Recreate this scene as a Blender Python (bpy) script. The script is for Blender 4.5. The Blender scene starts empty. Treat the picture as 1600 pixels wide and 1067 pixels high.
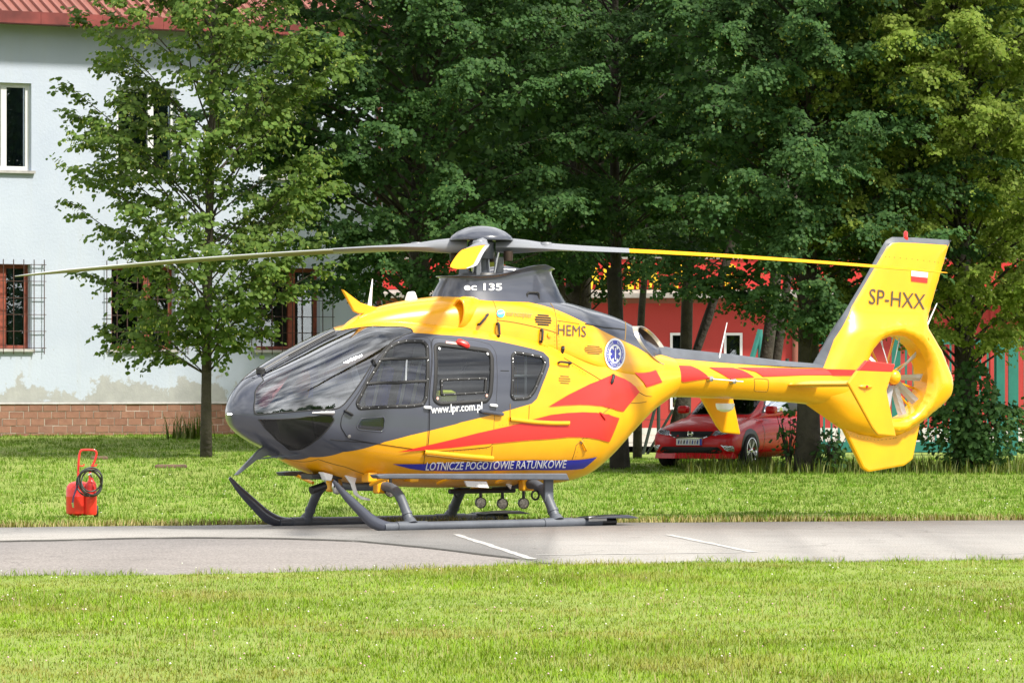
import bpy, bmesh, math, random
import numpy as np
from mathutils import Vector, Matrix
from mathutils.geometry import delaunay_2d_cdt

scene = bpy.context.scene
COL = scene.collection
PI = math.pi
rng = np.random.default_rng(7)
random.seed(7)

# ------------------------------------------------------------------ camera, sky, sun, exposure
FPX, DIST, YAW, EYE, YHOR = 7000.0, 50.0, math.radians(37.0), 1.6, 598.0   # lens (px of a 1600 px frame), metres, eye height
cam_data = bpy.data.cameras.new('camera')
cam_data.sensor_width = 36.0
cam_data.lens = FPX / 1600.0 * 36.0
cam_data.shift_y = (YHOR - 533.5) / 1600.0
cam_data.clip_end = 6000.0
cam_data.clip_start = 0.5
cam = bpy.data.objects.new('camera', cam_data)
cam.location = (0, 0, EYE)
cam.rotation_euler = (PI / 2, 0, 0)
COL.objects.link(cam)
scene.camera = cam

SUN_EL, SUN_AZ = math.radians(52), math.radians(128)      # azimuth clockwise from +Y: light comes from behind the camera, to its right
world = bpy.data.worlds.new('World')
scene.world = world
world.use_nodes = True
wn = world.node_tree
wn.nodes.clear()
def N(nt, t, **kw):
    n = nt.nodes.new(t)
    for k, v in kw.items():
        setattr(n, k, v)
    return n
sky = N(wn, 'ShaderNodeTexSky', sky_type='NISHITA', sun_disc=False, sun_elevation=SUN_EL, sun_rotation=SUN_AZ)
sky.air_density = 1.0; sky.dust_density = 2.0; sky.ozone_density = 1.0
wtc = N(wn, 'ShaderNodeTexCoord')
wmp = N(wn, 'ShaderNodeMapping'); wmp.inputs['Scale'].default_value = (1.0, 1.0, 3.2)
cl = N(wn, 'ShaderNodeTexNoise'); cl.inputs['Scale'].default_value = 2.1; cl.inputs['Detail'].default_value = 8; cl.inputs['Roughness'].default_value = 0.58
clr = N(wn, 'ShaderNodeMapRange'); clr.inputs[1].default_value = 0.34; clr.inputs[2].default_value = 0.58
cl2 = N(wn, 'ShaderNodeTexNoise'); cl2.inputs['Scale'].default_value = 3.4; cl2.inputs['Detail'].default_value = 6
cl2r = N(wn, 'ShaderNodeMapRange'); cl2r.inputs[1].default_value = 0.3; cl2r.inputs[2].default_value = 0.7; cl2r.inputs[3].default_value = 6.0; cl2r.inputs[4].default_value = 34.0
cc = N(wn, 'ShaderNodeCombineColor')
mx = N(wn, 'ShaderNodeMix', data_type='RGBA')
bg = N(wn, 'ShaderNodeBackground'); bg.inputs['Strength'].default_value = 0.064
wo = N(wn, 'ShaderNodeOutputWorld')
L = wn.links.new
L(wtc.outputs['Generated'], wmp.inputs['Vector'])
L(wmp.outputs['Vector'], cl.inputs['Vector']); L(wmp.outputs['Vector'], cl2.inputs['Vector'])
L(cl.outputs['Fac'], clr.inputs[0]); L(cl2.outputs['Fac'], cl2r.inputs[0])
for k in range(3):
    L(cl2r.outputs[0], cc.inputs[k])
L(clr.outputs[0], mx.inputs[0]); L(sky.outputs[0], mx.inputs[6]); L(cc.outputs[0], mx.inputs[7])
L(mx.outputs[2], bg.inputs['Color']); L(bg.outputs[0], wo.inputs[0])

sun_data = bpy.data.lights.new('sun', 'SUN')
sun_data.energy = 5.0
sun_data.angle = math.radians(6)
sun_data.color = (1.0, 0.945, 0.84)
sun = bpy.data.objects.new('sun', sun_data)
sd = Vector((math.sin(SUN_AZ) * math.cos(SUN_EL), math.cos(SUN_AZ) * math.cos(SUN_EL), math.sin(SUN_EL)))
sun.rotation_euler = sd.to_track_quat('Z', 'Y').to_euler()
COL.objects.link(sun)

scene.render.engine = 'CYCLES'
scene.view_settings.view_transform = 'Standard'
scene.view_settings.look = 'None'
scene.view_settings.exposure = 0.55
scene.view_settings.gamma = 1.0
scene.view_settings.use_curve_mapping = False
scene.cycles.max_bounces = 8
scene.cycles.transparent_max_bounces = 16

# ------------------------------------------------------------------ materials
MATS = {}
def pmat(name, col, rough=0.5, metal=0.0, coat=0.0, noise=None, bump=None, spec=0.5, sheen=0):
    """principled material; noise=(scale, amount) mottles the colour, bump=(scale, strength, distance)."""
    m = bpy.data.materials.new(name); m.use_nodes = True
    nt = m.node_tree; b = nt.nodes['Principled BSDF']
    b.inputs['Base Color'].default_value = (*col, 1)
    b.inputs['Roughness'].default_value = rough
    b.inputs['Metallic'].default_value = metal
    b.inputs['Coat Weight'].default_value = coat
    b.inputs['Coat Roughness'].default_value = 0.04
    b.inputs['Specular IOR Level'].default_value = spec
    tc = N(nt, 'ShaderNodeTexCoord')
    if noise:
        n = N(nt, 'ShaderNodeTexNoise'); n.inputs['Scale'].default_value = noise[0]; n.inputs['Detail'].default_value = 6
        r = N(nt, 'ShaderNodeMapRange'); r.inputs[1].default_value = 0.3; r.inputs[2].default_value = 0.7
        r.inputs[3].default_value = 1 - noise[1]; r.inputs[4].default_value = 1 + noise[1]
        mxn = N(nt, 'ShaderNodeMix', data_type='RGBA', blend_type='MULTIPLY'); mxn.inputs[0].default_value = 1
        mxn.inputs[6].default_value = (*col, 1)
        c3 = N(nt, 'ShaderNodeCombineColor')
        nt.links.new(tc.outputs['Object'], n.inputs['Vector']); nt.links.new(n.outputs['Fac'], r.inputs[0])
        for k in range(3): nt.links.new(r.outputs[0], c3.inputs[k])
        nt.links.new(c3.outputs[0], mxn.inputs[7]); nt.links.new(mxn.outputs[2], b.inputs['Base Color'])
    if bump:
        n = N(nt, 'ShaderNodeTexNoise'); n.inputs['Scale'].default_value = bump[0]; n.inputs['Detail'].default_value = 8
        bp = N(nt, 'ShaderNodeBump'); bp.inputs['Strength'].default_value = bump[1]; bp.inputs['Distance'].default_value = bump[2]
        nt.links.new(tc.outputs['Object'], n.inputs['Vector']); nt.links.new(n.outputs['Fac'], bp.inputs['Height'])
        nt.links.new(bp.outputs[0], b.inputs['Normal'])
    MATS[name] = m
    return m
def glass(name, tint, ior, rough=0.0):
    m = bpy.data.materials.new(name); m.use_nodes = True
    nt = m.node_tree; nt.nodes.clear()
    o = N(nt, 'ShaderNodeOutputMaterial'); ms = N(nt, 'ShaderNodeMixShader'); f = N(nt, 'ShaderNodeFresnel')
    t = N(nt, 'ShaderNodeBsdfTransparent'); g = N(nt, 'ShaderNodeBsdfGlossy')
    f.inputs['IOR'].default_value = ior; t.inputs['Color'].default_value = (*tint, 1); g.inputs['Roughness'].default_value = rough
    g.inputs['Color'].default_value = (0.95, 0.97, 1.0, 1)
    nt.links.new(f.outputs[0], ms.inputs[0]); nt.links.new(t.outputs[0], ms.inputs[1]); nt.links.new(g.outputs[0], ms.inputs[2])
    nt.links.new(ms.outputs[0], o.inputs[0]); MATS[name] = m
    return m
pmat('yellow', (0.84, 0.385, 0.003), 0.32, coat=0.35, noise=(2.1, 0.09), bump=(3.0, 0.08, 0.02))
pmat('grey', (0.050, 0.056, 0.078), 0.28, coat=0.6, noise=(1.5, 0.06), bump=(2.0, 0.04, 0.02))
pmat('grey_blade', (0.20, 0.21, 0.235), 0.4)
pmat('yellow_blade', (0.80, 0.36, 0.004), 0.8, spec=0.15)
pmat('blade_under_shade', (0.17, 0.15, 0.06), 0.6)  # shade on the yellow blades' underside, put into the colour as dark olive
pmat('grey_skid', (0.085, 0.095, 0.115), 0.5, noise=(6, 0.18))
pmat('red', (0.72, 0.024, 0.018), 0.4, coat=0.12, noise=(2, 0.05))
pmat('blue', (0.012, 0.02, 0.36), 0.35, coat=0.3)
pmat('white', (0.82, 0.83, 0.84), 0.4)
pmat('black', (0.012, 0.012, 0.013), 0.45)
pmat('rubber', (0.02, 0.02, 0.021), 0.7)
pmat('seam', (0.26, 0.14, 0.015), 0.7)
pmat('blade_edge', (0.50, 0.51, 0.52), 0.35, 0.3)
pmat('seam_dark', (0.012, 0.012, 0.014), 0.7)
pmat('dark_text', (0.075, 0.06, 0.045), 0.5)
pmat('steel', (0.55, 0.55, 0.56), 0.25, 1.0)
pmat('burnt', (0.05, 0.032, 0.022), 0.6, 0.5, noise=(5, 0.35))
pmat('exhaust_rim', (0.62, 0.55, 0.45), 0.3, 0.9, noise=(4, 0.25))
pmat('lining', (0.10, 0.103, 0.11), 0.8)
pmat('lining_light', (0.42, 0.43, 0.44), 0.8)
pmat('seat_blue', (0.06, 0.085, 0.40), 0.85)
pmat('strap', (0.6, 0.62, 0.66), 0.8)
pmat('skyblue', (0.07, 0.45, 0.80), 0.4)
pmat('logo_grey', (0.30, 0.20, 0.06), 0.5)
pmat('red_lamp', (0.7, 0.02, 0.015), 0.15, coat=0.6)
pmat('fan_white', (0.44, 0.47, 0.53), 0.35)
pmat('sticker_pink', (0.85, 0.45, 0.38), 0.5)
pmat('lens', (0.42, 0.39, 0.33), 0.3, 0.5, noise=(45, 0.6), bump=(60, 0.8, 0.01))
pmat('hivis', (0.55, 0.62, 0.06), 0.7)
glass('windshield', (0.55, 0.58, 0.63), 2.65)
glass('chin_glass', (0.55, 0.56, 0.58), 1.5)
glass('window', (0.74, 0.79, 0.80), 1.75)

# ------------------------------------------------------------------ mesh helpers
class MB:
    """collects geometry for ONE mesh object"""
    def __init__(s): s.v = []; s.f = []; s.m = []; s.cur = 0
    def add(s, vs, fs):
        o = len(s.v) if len(vs) else 0; s.v += [tuple(v) for v in vs]
        s.f += [tuple(i + o for i in f) for f in fs]; s.m += [s.cur] * len(fs); return s
    def box(s, lo, hi, M=None):
        x0, y0, z0 = lo; x1, y1, z1 = hi
        vs = [Vector(p) for p in ((x0,y0,z0),(x1,y0,z0),(x1,y1,z0),(x0,y1,z0),(x0,y0,z1),(x1,y0,z1),(x1,y1,z1),(x0,y1,z1))]
        if M is not None: vs = [M @ v for v in vs]
        return s.add(vs, [(0,3,2,1),(4,5,6,7),(0,1,5,4),(1,2,6,5),(2,3,7,6),(3,0,4,7)])
    def tube(s, pts, rad, n=10, cap=True, flat=1.0, up=(0,0,1)):
        pts = [Vector(p) for p in pts]; k = len(pts)
        if not hasattr(rad, '__len__'): rad = [rad] * k
        vs = []; 
        for i, p in enumerate(pts):
            d = (pts[min(i+1,k-1)] - pts[max(i-1,0)]).normalized()
            u = Vector(up); 
            if abs(u.dot(d)) > 0.95: u = Vector((0,1,0)) if abs(d.y) < 0.9 else Vector((1,0,0))
            a = d.cross(u).normalized(); b = a.cross(d).normalized()
            for j in range(n):
                t = 2*PI*j/n
                vs.append(p + a*math.cos(t)*rad[i] + b*math.sin(t)*rad[i]*flat)
        fs = [(i*n+j, i*n+(j+1)%n, (i+1)*n+(j+1)%n, (i+1)*n+j) for i in range(k-1) for j in range(n)]
        if cap: fs += [tuple(range(n))[::-1], tuple((k-1)*n+j for j in range(n))]
        return s.add(vs, fs)
    def lathe(s, prof, n=24, M=None, cap=False):
        """prof = [(r,h)] spun about local Z"""
        vs = []
        for r, h in prof:
            for j in range(n):
                t = 2*PI*j/n; v = Vector((r*math.cos(t), r*math.sin(t), h)); vs.append(M @ v if M is not None else v)
        k = len(prof)
        fs = [(i*n+j, i*n+(j+1)%n, (i+1)*n+(j+1)%n, (i+1)*n+j) for i in range(k-1) for j in range(n)]
        if cap: fs += [tuple(range(n))[::-1], tuple((k-1)*n+j for j in range(n))]
        return s.add(vs, fs)
    def prism(s, poly, lo, hi, axes='xz', M=None):
        """extrude 2D polygon along the third axis from lo to hi"""
        n = len(poly); vs = []
        for h in (lo, hi):
            for p in poly:
                v = {'xz': (p[0], h, p[1]), 'xy': (p[0], p[1], h), 'yz': (h, p[0], p[1])}[axes]
                vs.append(M @ Vector(v) if M is not None else v)
        fs = [tuple(range(n)), tuple(range(2*n-1, n-1, -1))] + [((i+1)%n, i, n+i, n+(i+1)%n) for i in range(n)]
        return s.add(vs, fs)
    def build(s, name, mats, parent=None, smooth=False, bevel=0, sub=0, angle=40):
        me = bpy.data.meshes.new(name); me.from_pydata(s.v, [], s.f)
        if not isinstance(mats, (list, tuple)): mats = [mats]
        for m in mats: me.materials.append(MATS[m] if isinstance(m, str) else m)
        me.polygons.foreach_set('material_index', s.m)
        bm = bmesh.new(); bm.from_mesh(me); bmesh.ops.recalc_face_normals(bm, faces=bm.faces); bm.to_mesh(me); bm.free()
        if smooth:
            me.polygons.foreach_set('use_smooth', [True] * len(me.polygons))
            if angle < 180: me.set_sharp_from_angle(angle=math.radians(angle))
        o = bpy.data.objects.new(name, me); COL.objects.link(o); o.parent = parent
        if bevel:
            b = o.modifiers.new('bevel', 'BEVEL'); b.width = bevel; b.segments = 2; b.limit_method = 'ANGLE'
        if sub:
            b = o.modifiers.new('sub', 'SUBSURF'); b.levels = sub; b.render_levels = sub
        return o
def raw(name, v, f, mat, parent=None, smooth=False, normals=None, mi=None):
    me = bpy.data.meshes.new(name); v = np.asarray(v, np.float32)
    f = np.asarray(f, np.int32); n = f.shape[1]
    me.vertices.add(len(v)); me.vertices.foreach_set('co', v.ravel())
    me.loops.add(f.size); me.loops.foreach_set('vertex_index', f.ravel())
    me.polygons.add(len(f)); me.polygons.foreach_set('loop_start', np.arange(0, f.size, n, dtype=np.int32))
    mats = mat if isinstance(mat, (list, tuple)) else [mat]
    for m in mats: me.materials.append(MATS[m] if isinstance(m, str) else m)
    if mi is not None: me.polygons.foreach_set('material_index', np.asarray(mi, np.int32))
    if smooth: me.polygons.foreach_set('use_smooth', np.ones(len(f), bool))
    if smooth is None: me.polygons.foreach_set('use_smooth', np.zeros(len(f), bool))
    me.update(); me.validate()
    if normals is not None: me.normals_split_custom_set_from_vertices(np.asarray(normals))
    o = bpy.data.objects.new(name, me); COL.objects.link(o); o.parent = parent
    return o
def empty(name, loc=(0,0,0), rz=0):
    o = bpy.data.objects.new(name, None); o.location = loc; o.rotation_euler = (0,0,rz); o.empty_display_size = 0.3; COL.objects.link(o); return o
def tag(o, label, cat, group=None):
    o['label'] = label; o['category'] = cat
    if group: o['group'] = group
    return o
def setting(o, kind='structure'):
    o['kind'] = kind; return o
def gx(px, d): return (px - 800.0) / FPX * d               # world x of a photo column at distance d
def gz(py, d): return EYE - (py - YHOR) / FPX * d
def gd(py): return FPX * EYE / (py - YHOR)                 # distance of flat ground seen at a photo row
def copy_tree(o, parent=None):
    c = o.copy(); COL.objects.link(c); c.parent = parent
    for ch in list(o.children): copy_tree(ch, c)
    return c

# ================================================================== THE HELICOPTER
# body axes: x forward, y to port (the side seen), z up; origin on the ground under the mast
XM = (752 - 800) / FPX * DIST
CY, SY = math.cos(YAW), math.sin(YAW)
heli = empty('rescue_helicopter', (XM, DIST, 0.0), PI + YAW)
tag(heli, 'yellow rescue helicopter with dark grey nose and red stripes on the apron', 'helicopter')
def un(px, py, b=0.0):
    m = (px - 800) / FPX
    a = (m * (DIST - b * CY) - XM - b * SY) / (m * SY - CY)
    return a, EYE - (py - YHOR) * (DIST - a * SY - b * CY) / FPX
def prj(P):
    P = np.asarray(P, float)
    X = XM - P[..., 0] * CY + P[..., 1] * SY; Y = DIST - P[..., 0] * SY - P[..., 1] * CY
    return np.stack([800 + FPX * X / Y, YHOR + FPX * (EYE - P[..., 2]) / Y], -1)
CAMB = np.array([(-XM) * -CY + (-DIST) * -SY, (-XM) * SY + (-DIST) * -CY, EYE])

def inpoly(P, poly):
    P = np.asarray(P, float); poly = np.asarray(poly, float); x, y = P[:, 0], P[:, 1]; r = np.zeros(len(P), bool)
    x1, y1 = poly[:, 0], poly[:, 1]; x2, y2 = np.roll(x1, -1), np.roll(y1, -1)
    for a, b, c, d in zip(x1, y1, x2, y2):
        k = (b > y) != (d > y)
        r ^= k & (x < (c - a) * (y - b) / ((d - b) if d != b else 1e-12) + a)
    return r
def pchip(x, y, xs):
    x = np.asarray(x, float); y = np.asarray(y, float); h = np.diff(x); d = np.diff(y) / h
    m = np.zeros(len(x)); 
    for i in range(1, len(x) - 1):
        if d[i-1] * d[i] > 0:
            w1, w2 = 2*h[i] + h[i-1], h[i] + 2*h[i-1]; m[i] = (w1 + w2) / (w1 / d[i-1] + w2 / d[i])
    m[0], m[-1] = d[0], d[-1]
    i = np.clip(np.searchsorted(x, xs) - 1, 0, len(h) - 1); t = (xs - x[i]) / h[i]
    return (2*t**3-3*t**2+1)*y[i] + (t**3-2*t**2+t)*h[i]*m[i] + (-2*t**3+3*t**2)*y[i+1] + (t**3-t**2)*h[i]*m[i+1]
class Surf:
    """half body (port) lofted through stations: a, z bottom, z widest, z top, half width, exponents below and above"""
    K = 2.2
    def __init__(s, knots, smooth=6):
        k = np.array(knots, float); s.k = k
        du = np.maximum(np.hypot(np.diff(k[:, 0]), np.diff(k[:, 4])), np.hypot(np.diff(k[:, 0]), np.diff(k[:, 3])))
        u = np.r_[0, np.cumsum(du)]; s.L = u[-1]; s.n = 500
        us = np.linspace(0, s.L, s.n); T = np.stack([pchip(u, k[:, j], us) for j in range(7)], 1)
        if smooth:
            w = np.exp(-0.5 * (np.arange(-15, 16) / smooth) ** 2); w /= w.sum()
            e = np.concatenate([2*T[:1] - T[15:0:-1], T, 2*T[-1:] - T[-2:-17:-1]])
            T = np.stack([np.convolve(e[:, j], w, 'valid') for j in range(7)], 1)
        T[:, 4] = np.maximum(T[:, 4], 0.002)
        s.us, s.T = us, T
        U, V = np.meshgrid(np.linspace(0.002, s.L, 420), np.linspace(0.0, 1.0, 201), indexing='ij')
        s.gu, s.gt = U.ravel(), V.ravel()
        P = s.ev(s.gu, s.gt); n = s.nrm(s.gu, s.gt); s.gp = prj(P)
        s.vis = ((CAMB - P) * n).sum(1) > 0.03 * 50
    def row(s, u):
        return [np.interp(u, s.us, s.T[:, j]) for j in range(7)]
    def ev(s, u, t, off=0.0):
        u = np.asarray(u, float); t = np.asarray(t, float)
        a, zb, zc, zt, w, nl, nu = s.row(u); ph = (t - 0.5) * PI; sn, cs = np.sin(ph), np.maximum(np.cos(ph), 0)
        n = np.where(sn < 0, nl, nu); h = np.where(sn < 0, zc - zb, zt - zc)
        r = (cs ** n + np.abs(sn) ** n) ** (1 / n); y = w * cs / r; z = zc + h * sn / r
        P = np.stack([a + 0 * y, y, z], -1)
        if off: P = P + off * s.nrm(u, t)
        return P
    def nrm(s, u, t):
        e = 0.004; u = np.clip(u, e, s.L - e); tc = np.clip(t, 0.004, 0.996)
        du = s.ev(u + e, tc) - s.ev(u - e, tc); dt = s.ev(u, np.minimum(tc + .003, 1)) - s.ev(u, np.maximum(tc - .003, 0))
        n = np.cross(dt, du); l = np.linalg.norm(n, axis=-1, keepdims=True); n = n / np.maximum(l, 1e-9)
        P = s.ev(u, tc); sg = np.sign(n[..., 1:2]); sg[sg == 0] = 1
        n = n * sg
        edge = (np.asarray(t) < 1e-6) | (np.asarray(t) > 1 - 1e-6)
        if np.any(edge):
            n[edge, 1] = 0; n[edge] /= np.maximum(np.linalg.norm(n[edge], axis=-1, keepdims=True), 1e-9)
        return n
    def fpx(s, pts):
        out = []
        for p in pts:
            d = ((s.gp - np.array(p)) ** 2).sum(1) + np.where(s.vis, 0, 1e6); i = int(d.argmin()); u, t = s.gu[i], s.gt[i]
            for _ in range(4):
                e = 1e-3; q = [(u, t), (min(u+e, s.L), t), (u, t+e if t < .99 else t-e)]
                R = prj(s.ev([x[0] for x in q], [x[1] for x in q])); J = np.stack([(R[1]-R[0])/e, (R[2]-R[0])/(e if t < .99 else -e)], 1)
                if abs(np.linalg.det(J)) < 1e3: break
                st = np.clip(np.linalg.solve(J, np.array(p) - R[0]), -.03, .03); u = min(max(u + st[0], .002), s.L); t = min(max(t + st[1], 0), 1)
            out.append((u, t))
        return out
    def faz(s, a, z):
        """(u,t) of a point given station and height"""
        u = float(np.interp(-a, -s.T[:, 0], s.us)); r = [float(x) for x in s.row(u)]
        lo = z < r[2]; n = r[5] if lo else r[6]; q = min(abs(z-r[2])/max((r[2]-r[1]) if lo else (r[3]-r[2]), 1e-6), 1)
        ph = math.atan2(-q if lo else q, (1-q**n)**(1/n))
        return (u, ph / PI + 0.5)
def dens(poly, step, K):
    o = []; n = len(poly)
    for i in range(n):
        a, b = poly[i], poly[(i+1) % n]; k = max(1, int(math.hypot(b[0]-a[0], (b[1]-a[1])*K) / step))
        o += [(a[0]+(b[0]-a[0])*j/k, a[1]+(b[1]-a[1])*j/k) for j in range(k)]
    return o
def rnd(poly, r, n=4, K=2.2):
    """round the corners of a (u,t) polygon; r in metres"""
    P = [np.array((p[0], p[1]*K)) for p in poly]; o = []; m = len(P)
    for i in range(m):
        a, b, c = P[i-1], P[i], P[(i+1) % m]; la, lc = np.linalg.norm(a-b), np.linalg.norm(c-b)
        k = min(r, .45*la, .45*lc); s_, e_ = b+(a-b)/max(la,1e-9)*k, b+(c-b)/max(lc,1e-9)*k
        for j in range(n+1):
            t = j/n; q = (1-t)**2*s_ + 2*t*(1-t)*b + t*t*e_; o.append((q[0], q[1]/K))
    return o
def cr(pts, n=6, closed=False):
    """Catmull-Rom through points"""
    P = [np.array(p, float) for p in pts]; o = []; m = len(P)
    for i in range(m if closed else m-1):
        g = (lambda j: P[j % m]) if closed else (lambda j: P[min(max(j,0),m-1)])
        a, b, c, d = g(i-1), g(i), g(i+1), g(i+2)
        for j in range(n):
            t = j/n; o.append(tuple(.5*((2*b)+(c-a)*t+(2*a-5*b+4*c-d)*t*t+(3*b-a-3*c+d)*t**3)))
    if not closed: o.append(tuple(P[-1]))
    return o
def cdt(outline, holes, lines, step, K):
    """triangulated sheet of the (u,t) plane -> points, triangles"""
    pts, edges = [], []
    def loop(pl, closed=True):
        o = len(pts); n = len(pl); pts.extend(pl)
        edges.extend((o+i, o+(i+1) % n) for i in range(n if closed else n-1))
    od = dens(outline, step, K); loop(od)
    hd = [dens(h, step, K) for h in holes]
    for h in hd: loop(h)
    for l in lines: loop(dens(l, step, K)[:-max(1, int(math.hypot(l[0][0]-l[-1][0], (l[0][1]-l[-1][1])*K) / step))] + [l[-1]], False)
    A = np.array(od); u0, u1, t0, t1 = A[:,0].min(), A[:,0].max(), A[:,1].min(), A[:,1].max()
    gu = np.arange(u0 + step*.5, u1, step); gt = np.arange(t0 + step*.5/K, t1, step/K)
    if len(gu) and len(gt):
        G = np.stack(np.meshgrid(gu, gt, indexing='ij'), -1).reshape(-1, 2)
        G = G[inpoly(G, od)]
        bd = np.array(pts) * (1, K)
        if len(G):
            Gk = G * (1, K); keep = np.ones(len(G), bool)
            for i in range(0, len(G), 2000):
                d = ((Gk[i:i+2000, None] - bd[None]) ** 2).sum(-1).min(1); keep[i:i+2000] = d > (step*.45)**2
            G = G[keep]
            pts.extend(map(tuple, G))
    vs = [Vector((p[0], p[1]*K)) for p in pts]
    r = delaunay_2d_cdt(vs, edges, [], 0, 1e-6)
    V = np.array([(v.x, v.y/K) for v in r[0]]); F = np.array([f for f in r[2] if len(f) == 3])
    C = V[F].mean(1); ok = inpoly(C, od)
    for h in hd: ok &= ~inpoly(C, h)
    F = F[ok]; C = C[ok]
    used = np.unique(F); mp = -np.ones(len(V), int); mp[used] = np.arange(len(used))
    return V[used], mp[F], C
def sheet(name, surf, outline, mats, parent, off=0.0, step=0.06, holes=(), lines=(), matfn=None, side=1, thick=0):
    """a skin patch lying on a body surface; side -1 is the mirrored starboard one, 0 both in one mesh"""
    V, F, C = cdt(outline, holes, lines, step, surf.K)
    P = surf.ev(V[:,0], V[:,1], off); n = surf.nrm(V[:,0], V[:,1])
    mi = matfn(C) if matfn else None
    q = P[F]; fn = np.cross(q[:,1]-q[:,0], q[:,2]-q[:,0]); fl = (fn * n[F].mean(1)).sum(1) < 0; F = F.copy(); F[fl] = F[fl][:, ::-1]
    if side <= 0:
        M = np.array([1, -1, 1]); P2, n2, F2 = P*M, n*M, F[:, ::-1]
        if side < 0: P, n, F = P2, n2, F2
        else:
            mid = np.abs(P[:,1]) < 1e-4; idx = np.where(mid, np.arange(len(P)), 0); keep = ~mid; idx[keep] = len(P) + np.arange(keep.sum())
            n[mid, 1] = 0; F = np.r_[F, idx[F2]]; P = np.r_[P, P2[keep]]; n = np.r_[n, n2[keep]]; mi = None if mi is None else np.r_[mi, mi]
    return raw(name, P, F, mats, parent, True, n, mi)
def ribbon(name, surf, path, mat, parent, w=0.012, off=0.006, closed=False, step=0.05, side=1, both=False):
    """thin strip following a path on a body surface (seams, gaskets)"""
    P = np.array(path, float)
    if closed: P = np.r_[P, P[:1]]
    o = [P[0]]
    for a, b in zip(P[:-1], P[1:]):
        k = max(1, int(math.hypot(b[0]-a[0], (b[1]-a[1])*surf.K) / step)); o += [a + (b-a)*j/k for j in range(1, k+1)]
    o = np.array(o); X = surf.ev(o[:,0], o[:,1], off); nn = surf.nrm(o[:,0], o[:,1])
    d = np.gradient(X, axis=0)
    if closed: d[0] = d[-1] = X[1] - X[-2]
    d /= np.maximum(np.linalg.norm(d, axis=1, keepdims=True), 1e-9); sd_ = np.cross(nn, d)
    A, B, C2, D2 = X + sd_*w/2, X - sd_*w/2, X + sd_*w/2 - nn*(off+.004), X - sd_*w/2 - nn*(off+.004)
    n = len(X); V = np.r_[A, B, C2, D2]; i = np.arange(n-1)
    F = np.r_[np.stack([i, i+n, i+n+1, i+1], 1), np.stack([i, i+1, i+1+2*n, i+2*n], 1), np.stack([i+n, i+3*n, i+3*n+1, i+n+1], 1)]
    if side < 0: V, F = V * (1, -1, 1), F[:, ::-1]
    return raw(name, V, F, mat, parent)
def dots(name, surf, pts, mat, parent, r=0.008, off=0.012, side=1):
    mb = MB()
    for p in pts:
        X = surf.ev([p[0]], [p[1]], off)[0]; n = surf.nrm(np.array([p[0]]), np.array([p[1]]))[0]
        X = Vector(X); n = Vector(n)
        if side < 0: X.y, n.y = -X.y, -n.y
        M = Matrix.Translation(X - n*.004) @ n.to_track_quat('Z', 'Y').to_matrix().to_4x4()
        mb.lathe([(r, 0), (r, .004), (0.0005, .006)], 8, M)
    o = mb.build(name, mat, parent, True)
    if len(pts) > 1: o['kind'] = 'stuff'
    return o
def text_mesh(s, bold=0.0, shear=0.0, space=1.0):
    c = bpy.data.curves.new('t', 'FONT'); c.body = s; c.offset = bold; c.shear = shear; c.space_character = space; c.resolution_u = 3
    o = bpy.data.objects.new('t', c); COL.objects.link(o)
    dg = bpy.context.evaluated_depsgraph_get(); e = o.evaluated_get(dg); me = e.to_mesh()
    bm = bmesh.new(); bm.from_mesh(me); bmesh.ops.triangulate(bm, faces=bm.faces)
    V = np.array([v.co[:2] for v in bm.verts]); F = np.array([[v.index for v in f.verts] for f in bm.faces]); bm.free()
    e.to_mesh_clear(); bpy.data.objects.remove(o); bpy.data.curves.remove(c)
    return V, F
def lettering(name, surf, s, p0, p1, cap, mat, parent, off=0.011, bold=0.0, shear=0.0, lean=0.0, capref=0.69, space=1.0):
    """letters laid on a body surface: baseline p0->p1 and capital height measured on the photograph's side view"""
    V, F = text_mesh(s, bold, shear, space)
    x0, x1 = V[:,0].min(), V[:,0].max(); k = (V[:,0]-x0)/(x1-x0); h = V[:,1]/capref*cap
    px = p0[0] + (p1[0]-p0[0])*k + lean*h; py = p0[1] + (p1[1]-p0[1])*k - h
    uv = np.array(surf.fpx(np.stack([px, py], 1))); P = surf.ev(uv[:,0], uv[:,1], off)
    return raw(name, P, F, mat, parent, None)

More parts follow.
